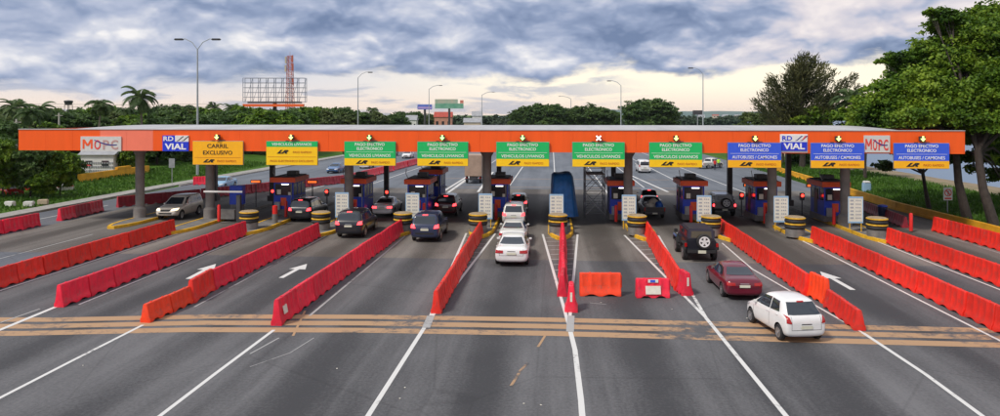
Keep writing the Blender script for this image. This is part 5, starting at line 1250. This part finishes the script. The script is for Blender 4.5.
def simple_blobs(px, rt, rb, wpx, D, n=6):
    out = []
    for i in range(n):
        t = i / max(1, n - 1); row = rt + (rb - rt) * (.22 + .78 * random.random()); rr = wpx * random.uniform(.26, .42)
        out.append(PB(px + random.uniform(-.45, .45) * wpx, row, rr, D + random.uniform(-.3, .3) * wpx / F * D))
    out.append(PB(px, rt + wpx * .28, wpx * .30, D)); return out
random.seed(21)
rt_list = [(815, 104, 135, 34, 112, 'leafA', 'rounded green tree below the feathery one'), (842, 108, 140, 34, 96, 'leafA', 'green tree left of the huge shade tree\'s foot'), (865, 100, 140, 30, 92, 'leafB', 'dark green tree tucked under the huge crown\'s left edge'),
           (783, 112, 138, 34, 125, 'leafC', 'low olive tree at the foot of the feathery tree'), (758, 112, 136, 24, 135, 'leafC', 'small olive tree left of the feathery tree'), (800, 140, 170, 26, 118, 'leafB', 'dark tree seen under the canopy right of the white-bordered panel'), (740, 122, 150, 20, 150, 'leafC', 'low tree seen above the last green sign')]
for (px, a, b_, w, D, mm, lab) in rt_list:
    p = P(px, 200, D); tree('broadleaf_tree', (p.x, p.y, -.1), simple_blobs(px, a, b_, w, D), MT[mm], 120, .24, .22, lab)

def casuarina(px, D, label):
    b0 = P(px, 200, D); base = Vector((b0.x, b0.y, -.1)); r = empty('feathery_tree', base); mb = MB()
    rgt = Vector((CT, ST, 0)); fw = Vector((-ST, CT, 0)); sc = D / F
    tips = [(803, 55), (796, 60), (812, 58), (788, 66), (820, 64), (783, 76), (829, 73), (775, 80), (836, 71), (766, 77), (770, 90), (840, 82), (848, 77), (852, 88), (758, 94), (762, 100), (795, 80), (812, 82), (803, 72), (786, 92), (822, 92), (832, 96), (776, 102), (805, 98), (842, 98), (752, 106), (765, 110), (790, 108), (815, 108), (830, 110)]
    top = Vector((0, 0, HC + (HOR - 84) * sc)); mb.tube([(0, 0, -.3), (.2, 0, top.z * .4), (0, .2, top.z * .75), (0, 0, top.z)], [.5, .38, .22, .08], 10)
    C, U, V = [], [], []
    for (tx, ty) in tips:
        dep = random.uniform(-3.2, 3.2) * (1 if ty > 66 else .4)
        e = rgt * ((tx - px) * sc * (1 + dep / D)) + fw * dep + Vector((0, 0, HC + (HOR - ty) * sc + .1)); s = Vector((0, 0, max(2.5, e.z - 3.5 - abs(tx - px) * sc * .65)))
        s.z = min(s.z, top.z * .95); m1 = s.lerp(e, .5) + Vector((0, 0, -.4)); mb.tube([s, m1, e], [.13, .07, .02], 6)
        k = 16
        for i in range(k):
            t = .35 + .65 * i / (k - 1); q = (s.lerp(m1, t * 2) if t < .5 else m1.lerp(e, t * 2 - 1))
            nb = 34 if i < k - 2 else 30
            c0 = np.array(q); off = rng.normal(size=(nb, 3)) * np.array([.62, .62, .42]) * (1.2 - .45 * t); dirs = off * .35 + np.array([e.x - s.x, e.y - s.y, abs(e.z - s.z) + 1.6]) / max(1, (e - s).length) * .55 + rng.normal(size=(nb, 3)) * .28
            dirs /= np.linalg.norm(dirs, axis=1, keepdims=True); sd_ = np.cross(dirs, unit(nb)); sd_ /= np.linalg.norm(sd_, axis=1, keepdims=True)
            C.append(c0 + off); U.append(sd_ * .062); V.append(dirs * rng.uniform(.18, .40, (nb, 1)))
    mb.build('trunk', MT['bark'], r); quads('crown', np.concatenate(C), np.concatenate(U), np.concatenate(V), MT['needle'], r); tag(r, label, 'tree'); return r
random.seed(4); casuarina(802, 112, 'tall feathery olive-brown tree standing alone against the bright sky')

def palm_proto(h, seed, droop=1.0):
    random.seed(seed); r = empty('palm_tree'); mb = MB(); lx = random.uniform(-.6, .6)
    pts = [(lx * (t ** 2), 0, -.2 + (h + .2) * t) for t in (0, .1, .35, .7, 1)]; mb.tube(pts, [.30, .22, .17, .15, .13], 9); mb.build('trunk', MT['palmbark'], r)
    c = Vector((lx, 0, h)); C, U, V = [], [], []
    for k in range(24):
        a = 2 * math.pi * k / 24 * 2.63 + random.uniform(-.2, .2); up = random.uniform(-.3, 1.35); L = random.uniform(2.1, 3.1); d = Vector((math.cos(a), math.sin(a), 0)); p = c.copy(); ang = up; st = L / 12
        for i in range(12):
            dr = d * math.cos(ang) + Vector((0, 0, math.sin(ang))); p = p + dr * st; ang -= .115 * droop * (1 + .06 * i)
            side = dr.cross(Vector((0, 0, 1))).normalized(); ll = .78 * math.sin(math.pi * min(1, (i + 1.2) / 13)) + .1
            for s in (-1, 1):
                for q in (0, .33, .66):
                    v = (side * s * .85 + dr * .45 + Vector((0, 0, -.42 * droop))).normalized() * ll * .5
                    C.append(p + v + dr * st * q); V.append(v); U.append(dr * .045)
    quads('crown', np.array([list(x) for x in C]), np.array([list(x) for x in U]), np.array([list(x) for x in V]), MT['palm'], r)
    return r
PALM = [palm_proto(9, 1), palm_proto(11, 2, 1.2), palm_proto(10, 3, .9)]
palms = [(143, 96, 112, 'palm rising highest over the treeline left of the tall double lamp'), (98, 104, 118, 'palm with wide fronds above the pale panel at the canopy\'s left end'), (14, 106, 125, 'leftmost palm at the treeline edge'), (36, 108, 130, 'palm right beside the leftmost palm'), (30, 113, 100, 'low palm in front of the left treeline'),
         (852, 98, 104, 'palm between the feathery tree and the huge shade tree'), (215, 106, 190, 'small palm right of the tall double lamp'), (374, 108, 240, 'lone small palm left of the single lamp in the far treeline'), (565, 112, 330, 'palm tip among the far trees at centre'), (592, 104, 330, 'pointed palm over the middle clump of far trees'), (122, 110, 150, 'palm in the treeline between the two tallest palms'), (232, 107, 200, 'palm left of the empty billboard frame')]
used = set()
for i, (px, row, D, lab) in enumerate(palms):
    j = i % 3; src = PALM[j]; o = src if j not in used else copy_tree(src); used.add(j)
    h = (9, 11, 10)[j]; p = P(px, row + 3, D); s = (p.z + .4) / h; s = max(s, .5); w = min(s, 1.15)
    o.location = (p.x, p.y, -.1); o.scale = (w, w, s); o.rotation_euler = (0, 0, i * 1.3); tag(o, lab, 'palm tree', 'palms in the treeline')

# generic far broadleaf trees: a few prototypes, copied
def proto_tree(seed, h, w, m, per=75, size=.30):
    random.seed(seed); bl = []
    for i in range(9):
        a = random.uniform(0, 6.28); rr = random.uniform(.1, .36) * w; zz = random.uniform(.34, .86) * h; bl.append((rr * math.cos(a), rr * math.sin(a), zz, random.uniform(.20, .30) * w))
    bl.append((0, 0, h * .82, w * .25)); bl.append((0, 0, h * .35, w * .34))
    r = empty('broadleaf_tree'); limbs((0, 0, 0), bl, .22).build('trunk', MT['bark'], r); C, U, V = clump_leaves(bl, per, size, .8); quads('crown', C, U, V, m, r); return r
PT = [proto_tree(1, 9, 10, MT['leafB']), proto_tree(2, 10, 9, MT['leafC']), proto_tree(3, 8, 9, MT['leafA'], per=75), proto_tree(5, 10, 12, MT['leafB']), proto_tree(6, 9, 8, MT['leafC'])]
PTH = [10.6, 11.6, 9.6, 12, 10.5]; usedp = set()
def put_tree(px, top, D, j, lab, grp=None, wmul=1.0):
    top -= 2.0
    src = PT[j]; o = src if j not in usedp else copy_tree(src); usedp.add(j); p = P(px, top, D); s = max(.3, p.z / PTH[j])
    o.location = (p.x, p.y, -.1); ww = min(1.35, max(.7, s)) * wmul; o.scale = (ww, ww, s); o.rotation_euler = (0, 0, random.uniform(0, 6)); tag(o, lab, 'tree', grp); return o
random.seed(31); seen = []
# near bushes and trees left of the left road
for (px, top, D, j, w, lab) in ((3, 135, 73, 2, .62, 'bushy green tree at the left edge over the parked red cars'), (30, 142, 74, 0, .6, 'dark bushy tree right of the parked red cars'), (60, 146, 76, 2, .5, 'green bushy tree over the pale parked car'), (68, 152, 88, 0, .55, 'dark shrub touching the yellow wall\'s left end'), (44, 168, 74, 2, .5, 'light green shrub in front of the pale parked car'),
                                (-14, 130, 84, 0, .9, 'dark tree cut by the left picture edge'), (126, 140, 100, 2, .5, 'green tree right of the white pattern-walled house'), (150, 138, 118, 0, .7, 'dark tree behind the leftmost canopy column'), (172, 140, 124, 2, .6, 'tree behind the small pale roadside sign'), (190, 142, 122, 1, .6, 'olive tree below the first VIAL panel'), (132, 146, 104, 2, .5, 'low green shrub near the yellow wall\'s right end')):
    put_tree(px, top, D, j, lab, wmul=w)
side_of = lambda px: 'left of the tall double lamp' if px < 195 else ('between the double lamp and the empty billboard frame' if px < 240 else ('behind the empty billboard frame' if px < 310 else ('between the billboard frame and the first single lamp' if px < 358 else 'between the first single lamp and the blue billboard')))
kinds = ['dark round', 'olive open-crowned', 'bright green', 'broad dark', 'narrow olive']
for (D, step, top0, x0, x1) in ((118, 24, 117, -20, 200), (150, 19, 108.5, -15, 330), (185, 17, 106.5, -15, 420), (235, 15, 108, -10, 470)):
    px = x0
    while px < x1:
        t = top0 + random.uniform(-3.5, 3.0); j = random.choice((0, 0, 1, 2, 3, 4)); pos = P(px, 110, D)
        if pos.x < -53 and not (D < 130 and 66 < px < 118): put_tree(px, t, D + random.uniform(-8, 8), j, f'{kinds[j]} tree in the left treeline, {side_of(px)}', f'{kinds[j]} treeline trees {side_of(px)}')
        px += step * random.uniform(.7, 1.25)
for (px, top, D, w) in ((528, 105, 330, .9), (541, 102, 330, 1.1), (553, 104, 325, 1.0), (518, 110, 330, .9), (570, 108, 330, 1.0), (582, 106, 330, 1.0), (600, 107, 330, 1.0), (612, 111, 330, .9)):
    put_tree(px, top, D, random.choice((0, 3)), 'dark tree in the far clump at the centre of the horizon', 'trees of the far centre clump', wmul=w)
for (px, top, D, w, lab) in ((652, 98, 300, 1.35, 'tall round tree of the far right pair'), (640, 103, 296, 1.1, 'lower left tree of the far right pair'), (664, 106, 300, .9, 'small tree at the right foot of the tall round far tree')):
    put_tree(px, top, D, 3, lab, wmul=w)
for (px, top, D) in ((350, 116, 300), (365, 114, 310), (385, 113, 320), (400, 112, 330), (415, 112, 330), (430, 113, 340), (395, 114, 260), (378, 115, 255)):
    put_tree(px, top, D, random.choice((0, 1, 3)), 'tree in the far treeline before the billboards', 'far treeline trees before the billboards')
for k_, v_ in enumerate(PT):
    if k_ not in usedp: bpy.data.objects.remove(v_)

def far_woods():
    bl = []
    random.seed(77)
    for px in np.arange(-30, 745, 5.5):
        for D, rr in ((420, 3.6), (500, 4.2)):
            t = 116.2 + random.uniform(-1.6, 1.2) + (1.0 if px > 675 else 0); p = P(px + random.uniform(-3, 3), t + 4, D); bl.append((p.x, p.y, max(1.5, p.z - 1.5), rr * random.uniform(.8, 1.3)))
    C, U, V = clump_leaves(bl, 30, .55, .8); o = quads('distant_woods', C, U, V, MT['leafF'], None); struct(o, 'stuff')
    o['label'] = 'band of distant woods along the horizon'; o['category'] = 'woods'
far_woods()

def grass():
    n = 26000; xs = np.where(rng.random(n) < .6, rng.uniform(32.9, 46, n), rng.uniform(-60, -49.8, n)); ys = rng.uniform(46, 125, n)
    z = np.where(xs > 0, -.06 + .55 * np.clip((xs - 33) / 9, 0, 1), -.06 + .9 * np.clip((-xs - 50) / 14, 0, 1) ** 2 * (3 - 2 * np.clip((-xs - 50) / 14, 0, 1)))
    h = rng.uniform(.06, .20, (n, 1)); C = np.stack([xs, ys, z], 1) + np.array([0, 0, 1]) * h * .9; a = rng.uniform(0, 6.28, n); U = np.stack([np.cos(a), np.sin(a), a * 0], 1) * .03 ; V = np.stack([rng.normal(size=n) * .3, rng.normal(size=n) * .3, np.ones(n)], 1) * h
    o = quads('grass', C, U * 2.2, V, MT['grassblade'], None); struct(o, 'stuff'); o['label'] = 'rough green grass on both verges'; o['category'] = 'grass'
grass()

# ------------------------------------------------------------------ walls, houses, poles, signs beyond the road
def walls():
    mb = MB(); h = .75; pts = [(32.75, 6), (32.7, 56), (32.3, 68), (33.6, 88), (35.2, 112), (35.2, 130)]
    for a, b in zip(pts[:-1], pts[1:]):
        va, vb = Vector(a), Vector(b); d = vb - va; m_ = (va + vb) / 2; mb.box((m_.x, m_.y, h / 2), (.30, d.length, h), rz=math.atan2(-d.x, d.y)); mb.box((m_.x, m_.y, .12), (.50, d.length, .24), rz=math.atan2(-d.x, d.y))
    o = mb.build('yellow_wall', MT['yellowwall'], bevel=.03); tag(o, 'long low yellow wall along the right verge, in front of the grass', 'wall')
    mb = MB(); mb.box((-58.6, 90.5, .95), (.45, 15, 1.1)); mb.box((-58.6, 92, 1.65), (.5, 3.0, .35)); o = mb.build('yellow_wall', MT['yellowwall'], bevel=.05); tag(o, 'short yellow wall on the left verge beside the bushes', 'wall')
    for k, (px, row) in enumerate(((10, 207), (29, 207), (43, 205))):
        p = G(px, row); mb = MB(); mb.box((0, 0, .2), (.9, .5, .5), rz=.2 * k); o = mb.build('stone_block', MT['housew'] if k < 2 else MT['housec'], loc=(p.x, p.y, .1), bevel=.06); tag(o, ('white painted stone block on the left verge, nearest the edge', 'white painted stone block on the left verge, middle one', 'tan stone block on the left verge, farthest right')[k], 'stone', 'stone blocks on the left verge')
walls()
def house(name, px, base, D, w, d, h, m, roof, label, windows=3, pattern=False):
    p = P(px, base, D); r = empty(name, (p.x, p.y, max(-.1, 0)), TH)
    mb = MB(); mb.box((0, d / 2, h / 2), (w, d, h)); mb.build('wall', m, r)
    mb = MB(); mb.add([(-w / 2 - .3, -.3, h), (w / 2 + .3, -.3, h), (w / 2 + .3, d + .3, h), (-w / 2 - .3, d + .3, h), (-w / 2 - .3, d / 2, h * 1.25 + .5), (w / 2 + .3, d / 2, h * 1.25 + .5)], [(0, 1, 5, 4), (2, 3, 4, 5), (0, 4, 3), (1, 2, 5), (0, 3, 2, 1)]); mb.build('roof', roof, r)
    for k in range(windows):
        x = -w / 2 + (k + .5) * w / windows
        mb = MB(); mb.box((x, -.02, h * .6), (w / windows * .42, .06, h * .3)); mb.build('window', MT['boothglass'], r)
    if pattern:
        mb = MB()
        for k in range(14):
            for q in range(4): mb.box((-w / 2 + (k + .5) * w / 14, -.05, .5 + q * .55), (.16, .08, .28))
        mb.build('lattice_blocks', MT['roofg'], r)
    tag(r, label, 'house'); return r
house('white_house', 97, 160, 98, 4.6, 5, 3.3, MT['housew'], MT['roofg'], 'white single-storey house with pattern blocks under the left end of the canopy', 2, True)
house('white_house', 249, 155, 175, 4.5, 6, 3.6, MT['housew'], MT['roofg'], 'small white house glimpsed between the amber and yellow signs')
house('salmon_house', 382, 120, 300, 5.5, 6, 7.2, MT['houser'], MT['roofg'], 'salmon building low above the canopy left of the blue billboard')
house('white_house', 411, 121, 300, 4.5, 6, 6.4, MT['housew'], MT['roofg'], 'small white building right of the salmon one')
house('red_roofed_house', 443, 120, 320, 8, 6, 7.6, MT['houser'], MT['roofr'], 'red roofed building below the green billboard')
house('cream_house', 472, 122, 300, 7, 6, 5.4, MT['housec'], MT['roofg'], 'cream low building just above the canopy right of the red roof')
house('white_house', 477, 117, 360, 5, 6, 8, MT['housew'], MT['roofg'], 'white building right of the green billboard')
for k, (px, D) in enumerate(((702, 1650), (716, 1660), (726, 1655), (738, 1665))):
    p = P(px, 117.5, D); r = house('white_house', px, 118, D, 14, 10, 7, MT['housew'] if k % 2 == 0 else MT['housec'], MT['roofr'] if k == 1 else MT['roofg'], ('white house farthest left on the shore across the water', 'red roofed house on the shore across the water', 'white house between the red roofed and rightmost house across the water', 'cream house farthest right on the shore across the water')[k], 2)
    r.location.z = -1.5

def tent():
    p = G(78, 181); r = empty('red_awning', (p.x, p.y, .5)); mb = MB()
    mb.add([(-1.1, -1.1, 1.5), (1.1, -1.1, 1.5), (1.1, 1.1, 1.5), (-1.1, 1.1, 1.5), (0, 0, 2.2)], [(0, 1, 4), (1, 2, 4), (2, 3, 4), (3, 0, 4), (0, 3, 2, 1)]); mb.build('canvas', MT['shirt'], r)
    mb = MB(); [mb.tube([(a, b, -.8), (a, b, 1.5)], .04, 6) for a in (-1, 1) for b in (-1, 1)]; mb.build('leg', MT['galv'], r); tag(r, 'small red pyramid awning left of the white pattern-walled house', 'awning')
tent()

def lamp(px, top, D, arms, label):
    p = P(px, top, D); H = p.z - .4; r = empty('street_lamp', (p.x, p.y, 0), TH); s = D / F
    mb = MB(); w = max(.13, .38 * s * 1.0); mb.tube([(0, 0, -.1), (0, 0, H * .5), (0, 0, H)], [w * 1.5, w * 1.05, w * .75], 10); mb.build('pole', MT['lamppost'], r)
    for a in arms:
        mb = MB(); L = a * 15.5 * s * (1 if len(arms) > 1 else .68); pts = [(0, 0, H - .1), (L * .35, 0, H + .95), (L * .8, 0, H + 1.45), (L, 0, H + 1.4)]; mb.tube(pts, max(.06, .26 * s), 8); ar = mb.build('arm', MT['lamppost'], r)
        mb = MB(); mb.box((L + math.copysign(.45, a), 0, H + 1.36), (1.3, .5, .26)); mb.build('lamp_head', MT['dgrey'], ar, bevel=.08)
    tag(r, label, 'street lamp', 'tall lamps along the highway'); return r
lamp(197.5, 46, 102, (-1, 1), 'tall double-armed street lamp against the clouds at the left')
lamp(358, 76, 184, (1,), 'single-armed street lamp right of the empty billboard frame')
lamp(429, 88, 268, (1,), 'street lamp standing by the blue billboard')
lamp(482, 94, 350, (1,), 'thin far lamp right of the green billboard')
lamp(621, 84, 222, (-1,), 'street lamp left of the tall round far tree')
lamp(703, 72, 172, (-1,), 'street lamp standing alone before the water')
lamp(571, 98, 400, (-1,), 'tiny far lamp in front of the far centre clump')
lamp(645, 104, 330, (-1,), 'small lamp in front of the tall round far tree')

def billboard_frame():
    D = 200; p = P(274, 102, D); r = empty('empty_billboard', (p.x, p.y, 0), TH); s = D / F; zt = HC + (HOR - 78) * s; zb = HC + (HOR - 102) * s; w = 31 * s
    mb = MB()
    for k in range(9):
        x = -w + 2 * w * k / 8
        for y in (0, 1.6): mb.tube([(x, y, zb), (x, y, zt)], .09, 5)
    for k in range(6):
        z = zb + (zt - zb) * k / 5
        for y in (0, 1.6): mb.tube([(-w, y, z), (w, y, z)], .07, 5)
    for k in range(8): mb.tube([(-w + 2 * w * k / 8, 1.6, zb), (-w + 2 * w * (k + 1) / 8, 1.6, zt)], .05, 4)
    mb.build('grid', MT['frameB'], r)
    mb = MB(); mb.box((0, .8, zb - .1), (w * 1.7, 2.0, .5)); mb.build('truss', MT['dgrey'], r)
    mb = MB(); mb.box((0, -.3, zb - .95), (w * 1.95, 1.2, .75)); mb.build('catwalk', MT['catwalk'], r)
    mb = MB(); mb.tube([(0, .8, 0), (0, .8, zb)], .55, 14); mb.build('post', MT['dgrey'], r)
    tag(r, 'empty steel billboard grid with an orange catwalk above the left treeline', 'billboard')
billboard_frame()
def tower():
    D = 250; p = P(290, 56, D); r = empty('telecom_tower', (p.x, p.y, 0), TH); H = p.z; mb = MB(); n = 18
    def wd(z): return 1.5 - .75 * z / H
    for sx in (-1, 1):
        for sy in (-1, 1): mb.tube([(sx * wd(0), sy * wd(0), 0), (sx * wd(H), sy * wd(H), H)], .11, 5)
    for k in range(n):
        z0, z1 = H * k / n, H * (k + 1) / n; a, b = wd(z0), wd(z1)
        for sy in (-1, 1): mb.tube([(-a, sy * a, z0), (b, sy * b, z1)], .06, 4); mb.tube([(a, sy * a, z0), (-b, sy * b, z1)], .06, 4); mb.tube([(-b, sy * b, z1), (b, sy * b, z1)], .05, 4)
        for sx in (-1, 1): mb.tube([(sx * a, -a, z0), (sx * b, b, z1)], .06, 4)
    mb.build('lattice', MT['towerR'], r)
    for k, (z, x) in enumerate(((H - 1, 1.2), (H - 1.5, -1.2), (H - 4, 1.3), (H - 4.5, -1.3), (H - 9, 1.3))):
        mb = MB(); mb.box((x, -1, z), (.5, .3, 2.4)); mb.build('antenna', MT['housec'] if k % 2 else MT['towerR'], r)
    mb = MB(); mb.tube([(0, 0, H), (0, 0, H + 1.5)], .05, 5); mb.build('mast_tip', MT['towerR'], r)
    tag(r, 'red lattice telecom tower rising behind the empty billboard frame', 'tower')
tower()
def billboard(px0, px1, r0, r1, D, kind, label):
    a, b = P(px0, r0, D), P(px1, r1, D); w = (px1 - px0) * D / F; h = a.z - b.z; c = P((px0 + px1) / 2, r1, D); r = empty('billboard', (c.x, c.y, 0), TH); z = b.z
    if kind == 'blue':
        mb = MB(); mb.box((0, 0, z + h / 2), (w, .4, h)); mb.build('face', mat('billboard_blue', (.10, .16, .55), .5, var=.2, vscale=.3), r); mb = MB(); mb.box((0, -.22, z + h * .35), (w * .9, .03, h * .4)); mb.build('picture_band', mat('billboard_violet', (.42, .30, .62), .5, var=.2, vscale=.5), r)
    else:
        mb = MB(); mb.box((0, 0, z + h * .28), (w, .4, h * .56)); mb.build('face', mat('billboard_green', (.05, .26, .17), .5, col2=(.22, .42, .30), vscale=.3), r)
        mb = MB(); mb.box((-w * .1, -.02, z + h * .80), (w * .8, .4, h * .47)); mb.build('upper_face', mat('billboard_tan', (.52, .42, .33), .5, col2=(.25, .42, .32), vscale=.35), r)
        mb = MB(); mb.box((w * .44, -.04, z + h * .75), (w * .12, .4, h * .35)); mb.build('red_corner', mat('billboard_red', (.55, .18, .13), .5, var=.2), r)
    mb = MB(); mb.tube([(0, .3, 0), (0, .3, z)], .5, 12); mb.build('post', MT['dgrey'], r); tag(r, label, 'billboard')
billboard(417.5, 432, 104.5, 109.5, 300, 'blue', 'small blue and violet billboard above the far treeline')
billboard(435, 463.5, 99.5, 108.5, 310, 'green', 'wide green and tan billboard right of the blue one')
def gantry():
    p = P(537, 118, 330); r = empty('green_road_sign', (p.x, p.y, 0), TH); mb = MB(); mb.tube([(0, 0, 0), (0, 0, 7)], .2, 8); mb.build('post', MT['galv'], r); mb = MB(); mb.box((0, -.2, 7.3), (2.6, .15, 3.6)); mb.build('panel', MT['sgreen'], r); tag(r, 'green road sign far off in front of the centre clump of trees', 'sign')
    p = P(702, 112, 240); r = empty('dark_road_sign', (p.x - 1.5, p.y, 0), TH); mb = MB(); mb.tube([(0, 0, 0), (0, 0, 9)], .15, 8); mb.build('post', MT['galv'], r); mb = MB(); mb.box((0, -.2, 9.5), (3.4, .15, 1.5)); mb.build('panel', MT['dgrey'], r); tag(r, 'dark rectangular road sign behind the lamp that stands before the water', 'sign')
gantry()
def road_sign(px, top, base, kind, label):
    p = G(px, base); D = F * HC / (base - HOR); r = empty('road_sign', (p.x, p.y, -.05), TH); z = HC + (HOR - top) / F * D
    mb = MB(); mb.tube([(0, 0, 0), (0, 0, z - .1)], .05, 8); mb.build('post', MT['galv'], r)
    if kind == 'back': mb = MB(); mb.box((0, -.06, z - .6), (.75, .03, 1.2)); mb.build('panel', MT['galv'], r)
    else:
        mb = MB(); mb.box((0, -.06, z - .55), (.80, .03, 1.15)); mb.build('panel', MT['white'], r)
        mb = MB(); n = 24; vs = [((.33 if k < n else .25) * math.cos(2 * math.pi * k / n), -.085, z - .45 + (.33 if k < n else .25) * math.sin(2 * math.pi * k / n)) for k in range(2 * n)]
        mb.add(vs, [(k, (k + 1) % n, n + (k + 1) % n, n + k) for k in range(n)]); mb.add([(-.22, -.087, z - .27), (-.15, -.087, z - .21), (.22, -.087, z - .62), (.15, -.087, z - .69)], [(0, 1, 2, 3)]); mb.build('prohibition_ring', MT['inkr'], r)
        mb = MB(); mb.add([(-.03, -.080, z - .66), (.03, -.080, z - .66), (.03, -.080, z - .42), (.10, -.080, z - .42), (0, -.080, z - .26), (-.10, -.080, z - .42), (-.03, -.080, z - .42)], [tuple(range(7))]); mb.build('arrow_mark', MT['ink'], r)
        mb = MB(); mb.box((0, -.080, z - .96), (.6, .006, .14)); mb.build('printed_band', MT['inkr'], r)
    tag(r, label, 'sign')
road_sign(172, 158, 184, 'back', 'small pale roadside sign panel beyond the left road')
road_sign(947.5, 187, 215, 'ban', 'white prohibition sign with a red ring on the right grass')
def bits():
    p = G(866.5, 193); mb = MB(); mb.box((0, 0, .65), (.8, .6, 1.0)); r = empty('utility_box', (p.x, p.y, 0)); mb.build('box', MT['ltblue'], r, bevel=.05); mb = MB(); mb.box((0, 0, 1.25), (.7, .6, .25)); mb.build('lid', MT['white'], r, bevel=.08); tag(r, 'pale blue and white box on the grass behind the yellow wall', 'box')
    y = 62; mb = MB(); x = XY(882.5, y); r = empty('waste_bin', (x, y, 0)); mb.lathe([(0, .0), (.30, .0), (.38, 1.1), (.0, 1.1)], n=16); mb.build('bin', CP['navy'], r); mb = MB(); mb.lathe([(.40, 1.1), (.36, 1.22), (.0, 1.3)], n=16); mb.build('lid', MT['blue'], r); tag(r, 'dark blue waste bin beside the dull red barriers at the right', 'bin')
    for k, (px, top, D, lab) in enumerate(((16.5, 119, 110, 'pale utility pole at the canopy\'s left end'), (59, 113, 140, 'pale utility pole in the treeline above the canopy'), (88, 101, 260, 'thin far mast left of the palm'), (240, 152, 130, 'x'))):
        if k == 3: continue
        p = P(px, top, D); mb = MB(); mb.tube([(0, 0, -.1), (0, 0, p.z)], [.22, .14] if k < 2 else [.15, .08], 8); mb.box((0, 0, p.z - .5), (1.6 if k < 2 else .6, .1, .1)); o = mb.build('utility_pole', MT['pole'], loc=(p.x, p.y, 0)); tag(o, lab, 'pole')
    p = P(68.5, 100.5, 180); r = empty('water_tank_tower', (p.x, p.y, 0)); mb = MB()
    for sx in (-1, 1):
        for sy in (-1, 1): mb.tube([(sx * .9, sy * .9, 0), (sx * .6, sy * .6, p.z - 1)], .08, 5)
    mb.build('leg', MT['dgrey'], r); mb = MB(); mb.lathe([(0, p.z - 1.2), (.7, p.z - 1.2), (1.1, p.z - .2), (.9, p.z), (0, p.z + .1)], n=14); mb.build('tank', MT['dgrey'], r); tag(r, 'grey tank on a thin tower over the left treeline', 'tank')
    # overhead wires
    for k, row in enumerate((104.5, 107)):
        mb = MB(); pts = [P(-60 + 14 * i, row + .8 * math.sin(i * .6) * .5, 150) for i in range(22)]; mb.tube(pts, .03, 4); o = mb.build('overhead_wire', MT['dgrey']); tag(o, ('upper thin overhead wire crossing the sky at the far left', 'lower thin overhead wire crossing the sky at the far left')[k], 'wire')
    # litter on the carriageway
    random.seed(9)
    for k, (px, row, lab) in enumerate(((83, 366, 'in the left lanes before the stripes'), (337, 369, 'in the lane left of centre'), (405, 388, 'near the lane line left of centre, upper of two'), (400, 399, 'near the lane line left of centre, lower of two'), (672, 309.5, 'beside the barrier end left of the red sedan'), (747, 318.5, 'left of the white hatchback'), (541, 405.5, 'at the bottom centre, right one'), (524, 404, 'at the bottom centre, left one'), (601, 303, 'below the bright orange barrier'))):
        p = G(px, row); bm = bmesh.new(); bmesh.ops.create_icosphere(bm, subdivisions=1, radius=.028)
        for v in bm.verts: v.co = Vector((v.co.x * 1.3, v.co.y, v.co.z * .5)) * random.uniform(.7, 1.2)
        me = bpy.data.meshes.new('litter'); bm.to_mesh(me); bm.free(); me.materials.append(MT['offwhite']); o = link('litter', me, None, (p.x, p.y, .02)); tag(o, 'tiny pale litter scrap ' + lab, 'litter')
bits()
